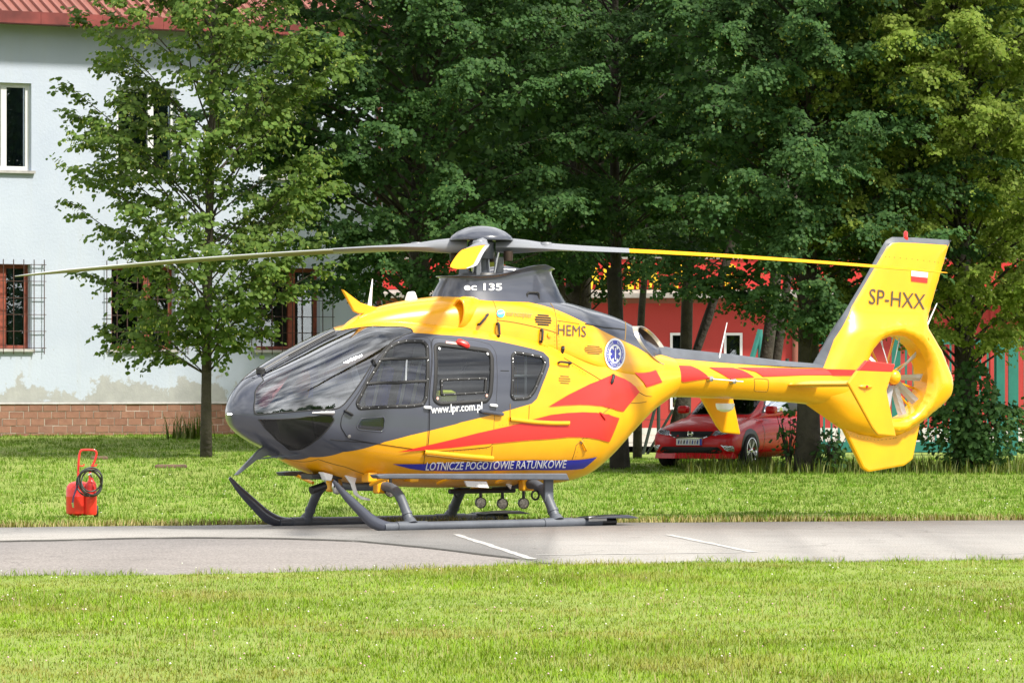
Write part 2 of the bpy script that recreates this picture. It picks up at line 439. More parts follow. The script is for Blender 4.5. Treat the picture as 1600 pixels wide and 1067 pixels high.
class OnMesh:
    """lettering base: the visible side of an existing part"""
    def __init__(s, ob):
        from mathutils.bvhtree import BVHTree
        s.t = BVHTree.FromPolygons([v.co for v in ob.data.vertices], [tuple(p.vertices) for p in ob.data.polygons])
    def fpx(s, pts): return [tuple(p) for p in pts]
    def ev(s, px, py, off=0.0):
        o = []; C = Vector(CAMB)
        for x, y in zip(px, py):
            a, z = un(x, y, 1.5); d = (Vector((a, 1.5, z)) - C).normalized(); h, n, _, _ = s.t.ray_cast(C, d)
            if h is None: h, n = Vector((a, .3, z)), -d
            if n.dot(d) > 0: n = -n
            o.append(h + n*off)
        return np.array(o)
pod = Surf([  # a, zb, zc, zt, w, nl, nu
    (3.345, 1.255, 1.262, 1.270, 0.004, 2.0, 2.0), (3.330, 1.185, 1.262, 1.345, 0.105, 2.0, 2.1), (3.285, 1.120, 1.260, 1.430, 0.205, 2.0, 2.15),
    (3.190, 1.045, 1.255, 1.545, 0.325, 2.0, 2.35), (3.020, 0.955, 1.245, 1.672, 0.455, 2.05, 2.9), (2.780, 0.855, 1.225, 1.795, 0.570, 2.1, 3.4),
    (2.480, 0.700, 1.20, 1.935, 0.660, 2.15, 3.6), (2.120, 0.570, 1.18, 2.095, 0.720, 2.25, 3.6), (1.700, 0.500, 1.17, 2.245, 0.757, 2.4, 3.4),
    (1.200, 0.460, 1.16, 2.300, 0.775, 2.5, 2.9), (0.600, 0.440, 1.15, 2.300, 0.785, 2.6, 3.0), (-0.200, 0.440, 1.15, 2.280, 0.780, 2.6, 3.0),
    (-0.800, 0.455, 1.17, 2.220, 0.755, 2.6, 2.9), (-1.200, 0.510, 1.22, 2.160, 0.700, 2.6, 2.8), (-1.560, 0.670, 1.33, 2.100, 0.570, 2.4, 2.6),
    (-2.000, 1.000, 1.46, 2.030, 0.430, 2.2, 2.4), (-2.350, 1.260, 1.58, 1.970, 0.335, 2.1, 2.2), (-2.650, 1.420, 1.65, 1.920, 0.275, 2.0, 2.0)])
def Q(pts, sf=pod): return sf.fpx(pts)

# ---- openings and paint regions (photo measurements on the port side -> body surface)
ws_pts = Q([(398,648),(396,635),(398,612),(404,602),(412,595)]) + [pod.faz(2.99,9), pod.faz(2.5,9), pod.faz(1.93,9)]
ws_pts = [(p[0], min(p[1], 0.975)) for p in ws_pts]
ws_top = Q([(560,512.5),(600,511),(632,511),(643,514),(645,519),(631,524),(613,533),(598,548),(582,567),(560,602),(537,632),(528,638),(470,642),(420,646)])
WS = rnd(ws_pts + ws_top, 0.09)
CHIN = rnd(Q([(403,655),(480,650.5),(516,649),(523,654),(507,676),(489,691),(470,702),(452,703),(432,687),(414,669)]), 0.03)
DOOR1 = rnd(Q([(534,651),(541,640),(582,573),(602,546),(619,531.5),(638,526.5),(671,528.5),(668,610),(664,703),(600,694),(543,684),(532,666)]), 0.05)
WIN1 = rnd(Q([(561,638),(557,630),(573,598),(594,563),(606,545),(619,536.5),(634,533),(660,533.5),(667,540),(668,560),(665,624),(660,632),(640,634.5)]), 0.03)
WIN1B = rnd(Q([(556.5,667),(563,654),(599,651),(601,655),(600,670),(596,674.5),(560,671)]), 0.03)
DOOR2 = rnd(Q([(673.5,528.5),(741,532),(766,539),(774.5,552),(775.5,570),(774.5,628),(771,655),(769,697),(667,705),(671,610)]), 0.07)
WIN2 = rnd(Q([(679,541),(686,538.5),(762,548),(768,557),(766,616),(760,626.5),(686,631),(677,624)]), 0.05)
WIN3 = rnd(Q([(800,555),(806,551),(846,558),(852,567),(834,612),(825,622),(803,623.5),(799,618)]), 0.03)
HOLES = [WS, CHIN, WIN1, WIN1B, WIN2, WIN3]
low = Q([(432,716.5),(484,714),(536,706),(601,690),(640,680),(719,660),(795,641),(831,630.5),(839,623),(848,600),(859,571),(858,559),(849,550),(833,545),(777,532.5),(730,526),(662,521),(648,520)])
GREY = [(low[0][0]-0.02, 0.0)] + low + [ws_top[4], ws_top[3], ws_top[2], ws_top[1], ws_top[0], (pod.faz(1.93,2.6)[0], 0.945), (pod.faz(1.93,2.6)[0], 1.001), (0.0, 1.001), (0.0, -0.001), (low[0][0]-0.02, -0.001)]
BELLY = None
def podcol(C):
    return inpoly(C, GREY).astype(int)
dom = [(0.003, 0.0), (pod.L, 0.0), (pod.L, 1.0), (0.003, 1.0)]
sheet('fuselage', pod, dom, ['yellow', 'grey'], heli, 0, 0.05, HOLES, [GREY[0:len(low)+7]], podcol, 0)
cab = [(pod.faz(3.0,1.2)[0], 0.02), (pod.faz(-0.9,1)[0], 0.02), (pod.faz(-0.9,1)[0], 0.985), (pod.faz(3.0,1.2)[0], 0.985)]
sheet('cabin_lining', pod, cab, 'lining', heli, -0.035, 0.09, HOLES, (), None, 0)

def pane(name, poly, mat, parent, side, off=-0.004, frame=0.045, fm='rubber', foff=0.009, step=0.07, screws=0):
    o = sheet(name, pod, poly, mat, parent, off, step, side=side)
    if frame:
        ribbon('window_frame', pod, poly, fm, parent, frame, foff, True, side=side)
    if screws:
        d = dens(poly, 0.02, pod.K); d = d[::max(1, len(d)//screws)]
        dots('frame_screw', pod, d, 'steel', parent, 0.0058, foff+.003, side)
    return o
for sd_, nm in ((1, 'port'), (-1, 'starboard')):
    w = pane('windshield', WS, 'windshield', heli, sd_, 0.0, 0.012, 'rubber', 0.003, 0.05)
    w = pane('chin_window', CHIN, 'chin_glass', heli, sd_, 0.0, 0.012, 'rubber', 0.003)
    d1 = sheet('front_door', pod, DOOR1, ['yellow', 'grey'], heli, 0.006, 0.05, [WIN1, WIN1B], [low], podcol, sd_)
    ribbon('door_seam', pod, DOOR1, 'seam_dark', d1, 0.014, 0.0045, True, side=sd_)
    pane('window_pane', WIN1, 'window', d1, sd_, 0.0, 0.040, 'rubber', 0.011, screws=22)
    pane('lower_window_pane', WIN1B, 'window', d1, sd_, 0.0, 0.014, 'grey', 0.010)
    for q, wd in (([(592,562.5),(630,561),(668,559.5)], .028), ([(571,600),(620,598),(666,595.5)], .034), ([(635,562),(634,580),(633.5,596)], .016)):
        ribbon('window_bar', pod, Q(q), 'rubber' if wd > .02 else 'strap', d1, wd, 0.012, side=sd_)
    d2 = sheet('sliding_door', pod, DOOR2, ['yellow', 'grey'], heli, 0.006, 0.05, [WIN2], [low], podcol, sd_)
    ribbon('door_seam', pod, DOOR2, 'seam_dark', d2, 0.014, 0.0045, True, side=sd_)
    pane('window_pane', WIN2, 'window', d2, sd_, 0.0, 0.045, 'rubber', 0.012)
    inn = rnd(Q([(689.5,593.5),(759,591),(757.5,613),(689.5,617)]), .01)
    ribbon('vent_frame', pod, inn, 'rubber', d2, 0.026, 0.012, True, side=sd_)
    dots('frame_screw', pod, dens(inn, .02, pod.K)[::7], 'steel', d2, .006, .015, sd_)
    for px in ((686,545),(761.5,553)): dots('window_button', pod, Q([px]), 'white', d2, .016, .010, sd_)
    for px in ((683,622.5),(760,618)): dots('window_button', pod, Q([px]), 'sticker_pink', d2, .016, .010, sd_)
    pane('rear_window', WIN3, 'window', heli, sd_, 0.0, 0.034, 'rubber', 0.011, screws=12)
# rails, seams, handles on the port skin
for nm, path, wd, mt in (('sliding_rail', [(796,655),(830,659),(888,661)], .045, 'yellow'), ('lower_rail', [(662,706),(700,710),(769,716)], .06, 'yellow')):
    ribbon(nm, pod, Q(path), mt, heli, wd, 0.03, both=True)
ribbon('rail_slot', pod, Q([(664,709),(700,713),(769,719)]), 'seam', heli, .012, .034, both=True)
for path in ([(664,703),(663,716),(662,724)], [(769,697),(768,712)], [(797,631),(797,653)], [(827,633),(826,655),(824,688)], [(881,559),(930,588),(952,602),(973,612),(999,613),(1018,619)],
             [(939,648),(955,634),(975,627),(1010,627)], [(939,648),(900,696),(893,720),(900,733)], [(431,716),(470,721),(497,717),(540,729),(575,742)]):
    ribbon('panel_seam', pod, Q(path), 'seam', heli, .007, .0045, both=True)
for path in ([(782,579),(795,579.5)], [(516,686),(560,690),(594,692.5)]): ribbon('panel_seam', pod, Q(path), 'seam_dark', heli, .008, .003, both=True)

# ---- livery on the fuselage
def decal(name, surf, pts, mat, off=0.0095, smooth=0, parent=None, both=True, r=0):
    q = Q(cr(pts, smooth, True) if smooth else pts, surf)
    if r: q = rnd(q, r, K=surf.K)
    return sheet(name, surf, q, mat, parent or heli, off, 0.05, side=1)
decal('red_stripe', pod, [(621,705.5),(664,696),(745,676.5),(827,656.5),(860,648),(885,645),(910,643.7),(931,644.5),(950,647),(967,653),(951.5,690),(936,686),(921,683.5),(905,682.3),(887,682.4),(827,687),(740,695)], 'red')
decal('red_stripe', pod, [(857,635),(887,617),(921,600),(950,588),(958,585),(975,592),(985,598),(992,604),(998.5,612.5),(973.7,642.7),(957,638),(940.6,634),(922,632.4),(906,631.8),(880,633)], 'red')
decal('red_stripe', pod, [(981,575.7),(1003,573),(1020,572),(1034,597),(1009.6,604.8),(1005,597),(998,589.5),(990,582)], 'red')
decal('blue_stripe', pod, [(613,724),(720,721.5),(831,718),(932.5,713),(911,731),(831,733),(740,734.5),(662.5,734.2),(640,731)], 'blue')
lettering('lettering', pod, 'LOTNICZE POGOTOWIE RATUNKOWE', (664,733.2), (885,729.5), 11.8, 'white', heli, 0.0125, bold=0.012, shear=0.28)
lettering('lettering', pod, 'www.lpr.com.pl', (672.5,645.8), (752.5,640), 12.2, 'white', heli, 0.0125, bold=0.012)

# ---- engine cowling on the cabin roof
cowl = Surf([
    (1.93, 2.10, 2.14, 2.165, 0.03, 2.0, 2.0), (1.80, 2.10, 2.16, 2.265, 0.12, 2.0, 2.2), (1.55, 2.08, 2.17, 2.385, 0.24, 2.0, 2.4), (1.20, 2.06, 2.17, 2.475, 0.35, 2.0, 2.6),
    (0.80, 2.04, 2.16, 2.535, 0.45, 2.0, 2.8), (0.40, 2.00, 2.12, 2.570, 0.53, 2.0, 3.0), (0.00, 1.95, 2.08, 2.580, 0.58, 2.0, 3.2), (-0.50, 1.85, 2.00, 2.570, 0.63, 2.0, 3.0),
    (-1.00, 1.70, 1.84, 2.520, 0.672, 2.0, 2.7), (-1.40, 1.58, 1.76, 2.450, 0.578, 2.0, 2.5), (-1.80, 1.52, 1.72, 2.360, 0.468, 2.0, 2.4), (-2.10, 1.50, 1.70, 2.250, 0.385, 2.0, 2.4),
    (-2.35, 1.50, 1.68, 2.10, 0.312, 2.0, 2.2), (-2.60, 1.52, 1.66, 1.96, 0.245, 2.0, 2.0)])
cl_low = Q([(808,469),(864,482),(909,502),(937,514.5),(960,526),(975,533),(996,543),(1012,553),(1024,558)], cowl)
CGREY = [(cl_low[0][0]-.25, 1.001)] + cl_low + [(cowl.L+.01, cl_low[-1][1]), (cowl.L+.01, 1.001)]
ctop = [(cl_low[0][0]-.25, 0.95)] + cl_low
CG2 = [(0, .9)]
cu = lambda a: float(np.interp(-a, -cowl.T[:,0], cowl.us))
sheet('engine_cowling', cowl, [(0.003, 0.30), (cowl.L, 0.30), (cowl.L, .50), (cu(-2.50), .56), (cu(-2.36), .60), (cu(-2.20), .65), (cu(-2.07), .74), (cu(-2.0), .84), (cu(-1.98), 1.0), (0.003, 1.0)], ['yellow', 'grey'], heli, 0, 0.05, (), [ctop], lambda C: inpoly(C, CGREY).astype(int), 0)
for path in ([(770,470),(776,492),(777,526)], [(777,500),(800,503),(842,512),(870,520)], [(866,484),(869,515),(869,550)], [(866,484),(860,474)], [(871,501),(905,506)], [(977,503),(976,533)]):
    ribbon('panel_seam', cowl, Q(path, cowl), 'seam', heli, .007, .0045, both=True)
for path in ([(914,506),(945,512),(976,515)],): ribbon('panel_seam', cowl, Q(path, cowl), 'seam_dark', heli, .018, .003, both=True)
lettering('lettering', cowl, 'HEMS', (871,523), (915,526.5), 16.5, 'dark_text', heli, 0.01)
lettering('lettering', cowl, 'eurocopter', (790.5,493.2), (831,496.5), 9.0, 'logo_grey', heli, 0.01)
decal('logo_disc', cowl, [(782+6.2*math.cos(t), 490.2+6.2*math.sin(t)) for t in np.linspace(0, 2*PI, 20, False)], 'skyblue', 0.008, both=False)
decal('logo_streak', cowl, [(777.5,489.5),(783,488.6),(788.5,487.6),(788,489.8),(783,490.6),(777.5,491.4)], 'white', 0.0105, both=False)
# louvred vents
def vent(surf, c, w, h, n, mat, tilt=0.07):
    for i in range(n):
        k = (i+.5)/n*2-1; hw = w*math.sqrt(max(0.12, 1-k*k*.85))
        ribbon('vent_slot', surf, Q([(c[0]-hw, c[1]+k*h-hw*tilt), (c[0]+hw, c[1]+k*h+hw*tilt)], surf), mat, heli, 0.019 if mat == 'black' else .012, .004, both=True)
vent(cowl, (848.5,500), 13, 9, 5, 'black'); vent(cowl, (927,546.5), 14, 7, 5, 'seam'); vent(pod, (882,593), 9, 7, 4, 'seam')
def rivets(surf, path, gap=.045):
    P = Q(path, surf); o = []
    for a, b in zip(P[:-1], P[1:]):
        k = max(2, int(math.hypot(b[0]-a[0], (b[1]-a[1])*surf.K)/gap)); o += [(a[0]+(b[0]-a[0])*j/k, a[1]+(b[1]-a[1])*j/k) for j in range(k)]
    dots('rivet', surf, o, 'seam', heli, .0045, .002)
for pth in ([(773,478),(779,500),(780,524)], [(863,487),(866,515),(866,548)], [(873,487),(873,520),(873,548)]): rivets(cowl, pth)
for pth in ([(884,565),(930,592),(952,606)], [(942,650),(904,698),(897,720)], [(668,708),(720,704),(766,700)], [(780,664),(824,662)]): rivets(pod, pth)
# emblem
emb = [(960+16.2*math.cos(t), 553+24.6*math.sin(t)) for t in np.linspace(0, 2*PI, 32, False)]
def ring(k): return [(960+16.2*k*math.cos(t), 553+24.6*k*math.sin(t)) for t in np.linspace(0, 2*PI, 32, False)]
e0 = decal('emblem', cowl, ring(1.0), 'white', 0.008, both=False)
sheet('emblem_ring', cowl, Q(ring(.86), cowl), 'blue', e0, 0.0105, 0.04, [Q(ring(.60), cowl)])
for k in range(3):
    t0 = PI*k/3 + PI/6*0; dx, dy = math.sin(t0), -math.cos(t0); nx, ny = math.cos(t0), math.sin(t0); A = .48; B = .13
    decal('emblem_star', cowl, [(960+16.2*(sx*dx*A+sy*nx*B), 553+24.6*(sx*dy*A+sy*ny*B)) for sx, sy in ((1,1),(1,-1),(-1,-1),(-1,1))], 'blue', 0.011+.0008*k, parent=e0, both=False)
decal('emblem_staff', cowl, [(959.2,544),(960.8,544),(960.8,562),(959.2,562)], 'white', 0.014, parent=e0, both=False)
def arc_text(s, t0, t1, rad, cap, flip=False):
    V, F = text_mesh(s, 0); x0, x1 = V[:,0].min(), V[:,0].max(); k = (V[:,0]-x0)/(x1-x0); h = (V[:,1]/.69-.5)*cap
    th = np.radians(t0 + (t1-t0)*k); r = rad - h if flip else rad + h
    px = 960 + 16.2*r*np.sin(th); py = 553 - 24.6*r*np.cos(th); uv = np.array(cowl.fpx(np.stack([px,py],1)))
    raw('emblem_lettering', cowl.ev(uv[:,0], uv[:,1], .0125), F, 'white', e0, None)
arc_text('PANSTWOWE', -128, -16, .73, .17); arc_text('RATOWNICTWO', 16, 128, .73, .17); arc_text('MEDYCZNE', 222, 138, .73, .17, True)
# grab handles and latches
def handle(surf, a, b, mat='rubber', r=.014, lift=.045, parent=None):
    pa, pb = Q([a], surf)[0], Q([b], surf)[0]
    P = [surf.ev([p[0]], [p[1]], o)[0] for p, o in ((pa, -.005), (pa, lift), (pb, lift), (pb, -.005))]
    MB().tube([P[0], P[1]*.85+P[0]*.15, P[1]*.9+P[2]*.1, P[2]*.9+P[1]*.1, P[2]*.85+P[3]*.15, P[3]], r, 8).build('grab_handle', mat, parent or heli, True)
handle(cowl, (747,507), (760,493)); handle(cowl, (776,506), (777,525), lift=.05); handle(cowl, (845,516), (844,534), lift=.04)
handle(pod, (872,567), (889,569), r=.012)
for c in ((848,537),(858,524),(853,540)): dots('cowl_cap', cowl, Q([c], cowl), 'yellow', heli, .026, .015)
for c in ((877,548),(955,592)):
    sf = cowl if c[0] < 900 else pod; handle(sf, (c[0]-1, c[1]+6), (c[0]+2, c[1]-5), 'black', .02, .02)
handle(pod, (937,645),(944,655), 'red', .01, .02); handle(pod, (907,688),(915,703), 'yellow', .01, .02)
for c in ((908,690),(710,713.5)): dots('tank_cap', pod, Q([c]), 'steel', heli, .022, .014)
handle(pod, (751,642),(782,647), 'grey', .024, .035); handle(pod, (663,636.5),(671,637), 'white', .016, .03); handle(pod, (766,633),(774,634), 'white', .016, .03)
decal('warning_sticker', pod, [(696,534),(714,536),(714,540.5),(696,538.5)], 'sticker_pink', .012, both=False)
handle(pod, (716,536),(728,541), 'red', .035, .025)
handle(pod, (582,563),(586,571), 'black', .012, .03); handle(pod, (539,642),(549,648), 'black', .014, .03)
dots('door_lock', pod, Q([(545,681)]), 'steel', heli, .02, .015)
# air intake in the cowling shoulder
c0 = Vector((0.66, 0.455, 2.365))
Mi = Matrix.Translation(c0) @ Matrix.Rotation(math.radians(90-6), 4, 'Y') @ Matrix.Rotation(math.radians(-20), 4, 'X') @ Matrix.Diagonal((1.25, .62, 1, 1))
prof = [(.09,-.30),(.105,-.05),(.112,-.01),(.125,.004),(.14,-.02),(.155,-.08),(.17,-.25),(.15,-.55),(.05,-.95)]
MB().lathe(prof, 28, Mi).build('intake_scoop', 'yellow', heli, True, angle=180)
MB().lathe([(.0005,-.20),(.10,-.20),(.108,-.03)], 24, Mi).build('intake_duct', 'black', heli, True)

# ---- mast fairing
def ringloft(name, rings, mats, parent, n=48, smooth=True):
    mb = MB(); vs = []
    for cx, rx, ry, zf in rings:
        for j in range(n):
            t = 2*PI*j/n; c_, s_ = math.cos(t), math.sin(t)
            x = cx + rx*math.copysign(abs(c_)**.8, c_); y = ry*math.copysign(abs(s_)**.8, s_); vs.append((x, y, zf(x)))
    k = len(rings); mb.add(vs, [(i*n+j, i*n+(j+1)%n, (i+1)*n+(j+1)%n, (i+1)*n+j) for i in range(k-1) for j in range(n)])
    return mb.build(name, mats, parent, smooth, angle=50)
lip = lambda x: 2.775 + 0.145*(1/(1+math.exp((x+.18)*7.0))) - (.045 if x < -.62 else 0)*min(1, (-.62-x)/.2 if x < -.62 else 0)
base = lambda x: 2.48
mf = ringloft('mast_fairing', [(-.24,.86,.46,base), (-.22,.80,.41,lambda x: 2.60), (-.20,.70,.37,lambda x: lip(x)-.05), (-.20,.70,.385,lambda x: lip(x)-.012), (-.20,.735,.41,lip),
    (-.20,.735,.41,lambda x: lip(x)+.008), (-.16,.50,.30,lambda x: 2.72)], 'grey', heli)
MB().lathe([(.0005,2.70),(.50,2.70)], 32, Matrix.Translation((-.16,0,0)) @ Matrix.Diagonal((1,.62,1,1))).build('swashplate_well', 'black', heli)
MBh = MB(); q0 = [un(822,470,.42), un(824,459,.42), (un(826,457,.42)), un(840,457,.42), un(842,459,.42), un(842,470,.42)]
MBh.tube([(p[0], .42, p[1]) for p in q0], .012, 8).build('grab_handle', 'rubber', heli, True)
class Plane:
    """flat vertical side plane at y=b for lettering"""
    K = 1.0
    def __init__(s, b, fn=None): s.b = b; s.fn = fn
    def fpx(s, pts): 
        o = []
        for p in pts:
            b = s.b
            if s.fn:
                for _ in range(6): a, z = un(p[0], p[1], b); b = s.fn(a, z)
            o.append(un(p[0], p[1], b))
        return o
    def ev(s, a, z, off=0.0):
        a = np.asarray(a, float); z = np.asarray(z, float)
        y = np.array([s.fn(i, j) for i, j in zip(a.ravel(), z.ravel())]).reshape(a.shape) if s.fn else s.b + 0*a
        return np.stack([a, y + off, z], -1)
    def nrm(s, a, z): 
        n = np.zeros((len(np.atleast_1d(a)), 3)); n[:, 1] = 1; return n
lettering('lettering', OnMesh(mf), 'ec 135', (725,453.6), (784,453.8), 10.5, 'white', heli, 0.006, bold=0.02)

# ---- exhaust pipes
for sgn in (1, -1):
    ax = Vector((-1, .20*sgn, -.06)).normalized(); o0 = Vector((-1.72, .115*sgn, 2.06)); e1 = ax.cross(Vector((0,0,1))).normalized(); e2 = e1.cross(ax)
    nrm_ = Vector((-.46, .78*sgn, .42)).normalized(); o1 = Vector((-2.24, .24*sgn, 2.05))
    mb = MB(); mi_ = MB(); n = 32
    outer = []; inner = []; deep = []
    for j in range(n):
        t = 2*PI*j/n; d = e1*math.cos(t) + e2*math.sin(t)
        def hit(r):
            p = o0 + d*r; return p + ax*((o1-p).dot(nrm_)/ax.dot(nrm_))
        outer.append((o0 + d*.205, hit(.205)-ax*.09, hit(.212), hit(.202), hit(.188)-ax*.05)); deep.append((hit(.188)-ax*.05, hit(.175)-ax*.25, hit(.16)-ax*.45))
    vs = [p for r_ in outer for p in r_]; mb.add(vs, [(j*5+i, ((j+1)%n)*5+i, ((j+1)%n)*5+i+1, j*5+i+1) for j in range(n) for i in range(4)])
    ex = mb.build('exhaust_pipe', 'exhaust_rim', heli, True)
    vs = [p for r_ in deep for p in r_]; mi_.add(vs, [(j*3+i, ((j+1)%n)*3+i, ((j+1)%n)*3+i+1, j*3+i+1) for j in range(n) for i in range(2)] + [tuple(j*3+2 for j in range(n))])
    mi_.build('exhaust_throat', 'burnt', ex, True)

MB().lathe([(.0005,.62),(.14,.55),(.30,.30),(.36,.0)], 24, Matrix.Translation((-1.95,0,1.93)) @ Matrix.Rotation(-PI/2,4,'Y') @ Matrix.Diagonal((.62,.85,1,1))).build('cowling_tail', 'grey', heli, True, angle=180)
# ---- tail boom with grey drive shaft cover
boom = Surf([(-2.20,1.36,1.66,1.92,.30,2,2), (-2.50,1.40,1.67,1.925,.265,2,2), (-2.80,1.435,1.67,1.905,.245,2,2), (-3.40,1.42,1.645,1.865,.235,2,2), (-4.10,1.39,1.61,1.825,.225,2,2), (-4.70,1.355,1.585,1.80,.220,2,2), (-5.30,1.27,1.55,1.80,.205,2,2), (-5.75,1.18,1.52,1.80,.17,2,2)])
sheet('tail_boom', boom, [(0,0),(boom.L,0),(boom.L,1),(0,1)], 'yellow', heli, 0, .05, side=0)
decal('red_stripe', boom, [(1040,571),(1079,572),(1090,576.6),(1100,583),(1109,591),(1067,596.7),(1052,585)], 'red', .008)
decal('red_stripe', boom, [(1107,574),(1145,575),(1159,578.6),(1168,583),(1178,589.5),(1139,591),(1125,583)], 'red', .008)
decal('red_stripe', boom, [(1150,574.5),(1230,575.5),(1300,576.5),(1345,579),(1345,588),(1300,586.5),(1255,586.5),(1192,588.5),(1180,581)], 'red', .008)
mb = MB(); st = [(-2.32,1.90,2.035,.12),(-2.55,1.88,2.025,.115),(-2.62,1.88,2.02,.12),(-2.75,1.87,2.00,.105),(-3.6,1.82,1.935,.10),(-4.4,1.79,1.86,.095),(-5.1,1.77,1.815,.085)]
for i, (a, z0, z1, w) in enumerate(st):
    mb.v += [(a, y*w, z0+(z1-z0)*q) for y, q in ((-1.25,0),(-1,.62),(-.6,.93),(0,1),(.6,.93),(1,.62),(1.25,0))]
mb.add([], [(i*7+j, i*7+j+1, i*7+8+j, i*7+7+j) for i in range(len(st)-1) for j in range(6)])
mb.m = [0]*len(mb.f); mb.build('drive_shaft_cover', 'grey_skid', heli, True)
ac = rnd(Q([(1178,591),(1200,592),(1199,612),(1178,611)], boom), .05, K=boom.K)
ribbon('panel_seam', boom, ac, 'seam', heli, .007, .003, True, both=True); dots('rivet', boom, dens(ac, .02, boom.K)[::5], 'seam', heli, .006, .002)
for c in ((1107,591.5),(1143,595)):
    p = boom.ev(*[[v] for v in Q([c], boom)[0]], .05)[0]; MB().lathe([(.0005,.02),(.03,.01),(.038,-.06)], 14, Matrix.Translation(Vector(p)) @ Matrix.Rotation(-PI/2, 4, 'X')).build('antenna_foot', 'steel', heli, True)
p, q = [Vector(boom.ev(*[[v] for v in Q([c], boom)[0]], .06)[0]) for c in ((1108,591.5),(1156,595.5))]
MB().tube([p, q], .007, 6).build('boom_antenna', 'white', heli)
p = un(1120,574,.1); q = un(1136,504,.1)
MB().tube([(p[0],.1,p[1]-.02),(q[0],.1,q[1])], [.012,.005], 6).build('whip_antenna', 'white', heli)
# ---- horizontal stabiliser with end plates
SB = 1.40; zs = 1.575
mb = MB(); pr_ = [(0,0),(.02,.022),(.08,.04),(.18,.045),(.32,.03),(.44,.006),(.46,0),(.44,-.006),(.32,-.025),(.18,-.032),(.08,-.03),(.02,-.018)]
ys = [-SB, -.6, 0, .6, SB]; 
for y in ys: mb.v += [(-4.30 - .02*abs(y) - x, y, zs + .012*abs(y)/SB + h) for x, h in pr_]
n = len(pr_); mb.add([], [(i*n+j, i*n+(j+1)%n, (i+1)*n+(j+1)%n, (i+1)*n+j) for i in range(4) for j in range(n)]); mb.m = [0]*len(mb.f)
mb.build('horizontal_stabiliser', 'yellow', heli, True, angle=60)
ep_px = [(1323,598.4),(1337,579.7),(1352,563),(1397,569),(1384,610),(1398.7,682),(1370,679),(1362,669)]
ep = [un(*p, SB) for p in ep_px]; epr = [un(*p, SB) for p in ((1337,579.7),(1352,563),(1397,569),(1392.5,582))]
for sgn in (1, -1):
    e = MB().prism(ep, sgn*SB-.022, sgn*SB+.022).build('end_plate', 'yellow', heli, bevel=.015)
    MB().prism(epr, sgn*SB-.0245, sgn*SB+.0245).build('red_tip', 'red', e, bevel=.012)
    c = un(1350,604,SB); M = Matrix.Translation((c[0], sgn*(SB+.022), c[1])) @ Matrix.Diagonal((.11,.03,.03,1))
    MB().lathe([(.0005,1),(.5,.85),(.85,.5),(1,0),(.85,-.5),(.5,-.85),(.0005,-1)], 14, M).build('lamp_housing', 'yellow', e, True)
    M = Matrix.Translation((c[0], sgn*(SB+.05), c[1])); MB().lathe([(.0005,.02),(.016,.012),(.02,0),(.016,-.012),(.0005,-.02)], 12, M).build('position_lamp', 'red_lamp', e, True)
mb = MB(); pb = [un(*p, -.7) for p in ((1105,618),(1190,627),(1190,632),(1107,629))]
MB().lathe([(.0005,-.07),(.05,-.065),(.095,-.04),(.11,0),(.11,.03)], 20, Matrix.Translation((*[un(1133,631,-.1)[0]], -.1, 1.33))).build('radome', 'white', heli, True)

# ---- fin and ducted fan
FC = np.array([-6.10, 1.665]); RT = 0.50
fin_px = [(1258,631),(1262,600),(1266,575),(1300,519.5),(1352,433),(1377,387),(1384,376),(1394,370.5),(1430,371.5),(1487,375.5),(1483,381),(1464,445),(1447,503),(1447,513),(1467,547),(1483.5,589),(1484.5,603),(1482,619.5),(1469.5,633.6),(1435.5,662),(1417,675),(1399,682.5),(1371,686),(1340.6,680.5),(1317,672),(1282,648)]
FIN = np.array([un(*p, 0) for p in fin_px])
fin_seg = [(FIN[i], FIN[(i+1) % len(FIN)]) for i in range(len(FIN))]
def edist(P):
    P = np.atleast_2d(P); d = np.full(len(P), 9.0)
    for i, (a, b) in enumerate(fin_seg):
        if i in (0, 1): continue
        ab = b-a; t = np.clip(((P-a)@ab)/(ab@ab), 0, 1); d = np.minimum(d, np.linalg.norm(P-(a+t[:,None]*ab), axis=1))
    return d
def finh(P):
    P = np.atleast_2d(np.asarray(P, float)); d = edist(P); r = np.linalg.norm(P-FC, axis=1)
    k = np.clip((P[:,1]-2.15)/.35, 0, 1); k = k*k*(3-2*k)                      # 1 on the upper fin
    T = .205*(1-k) + .075*k; R = .30*(1-k) + .20*k
    q = np.clip(d/R, 0, 1); y = T*np.sqrt(1-(1-q)**2)
    lipk = np.clip((r-RT)/.13, 0, 1); y2 = .115 + .09*np.sqrt(1-(1-lipk)**2)
    bk = np.clip((-P[:,0]-4.7)/.6, 0, 1); y = np.where(P[:,0] > -5.45, y*bk + (1-bk)*.18*np.minimum(1, q*1.5), y)
    return np.where(r < RT+.13, np.minimum(np.maximum(y2*1.0, 0), np.maximum(y2, .0)) * np.minimum(1, .55 + .45*np.clip(y/.2, 0, 1)), y)
finS = Plane(.1, lambda a, z: float(finh([(a, z)])[0]))
circ = [(FC[0]+RT*math.cos(t), FC[1]+RT*math.sin(t)) for t in np.linspace(0, 2*PI, 64, False)]
LEgrey = finS.fpx([(1266,578),(1274,575),(1287,573),(1305,530),(1327,490),(1331,479),(1354.5,439),(1386,386),(1394,380),(1404,379),(1430,380),(1479,383)]) + [un(*p, 0) for p in ((1490,384),(1492,366),(1380,362),(1330,440),(1255,575))]
V, F, C = cdt([tuple(p) for p in FIN], [circ], [[(FC[0]+(RT+.13)*math.cos(t), FC[1]+(RT+.13)*math.sin(t)) for t in np.linspace(0, 2*PI, 64)], [(FC[0]+(RT+.05)*math.cos(t), FC[1]+(RT+.05)*math.sin(t)) for t in np.linspace(0, 2*PI, 64)], LEgrey[:12]], .045, 1.0)
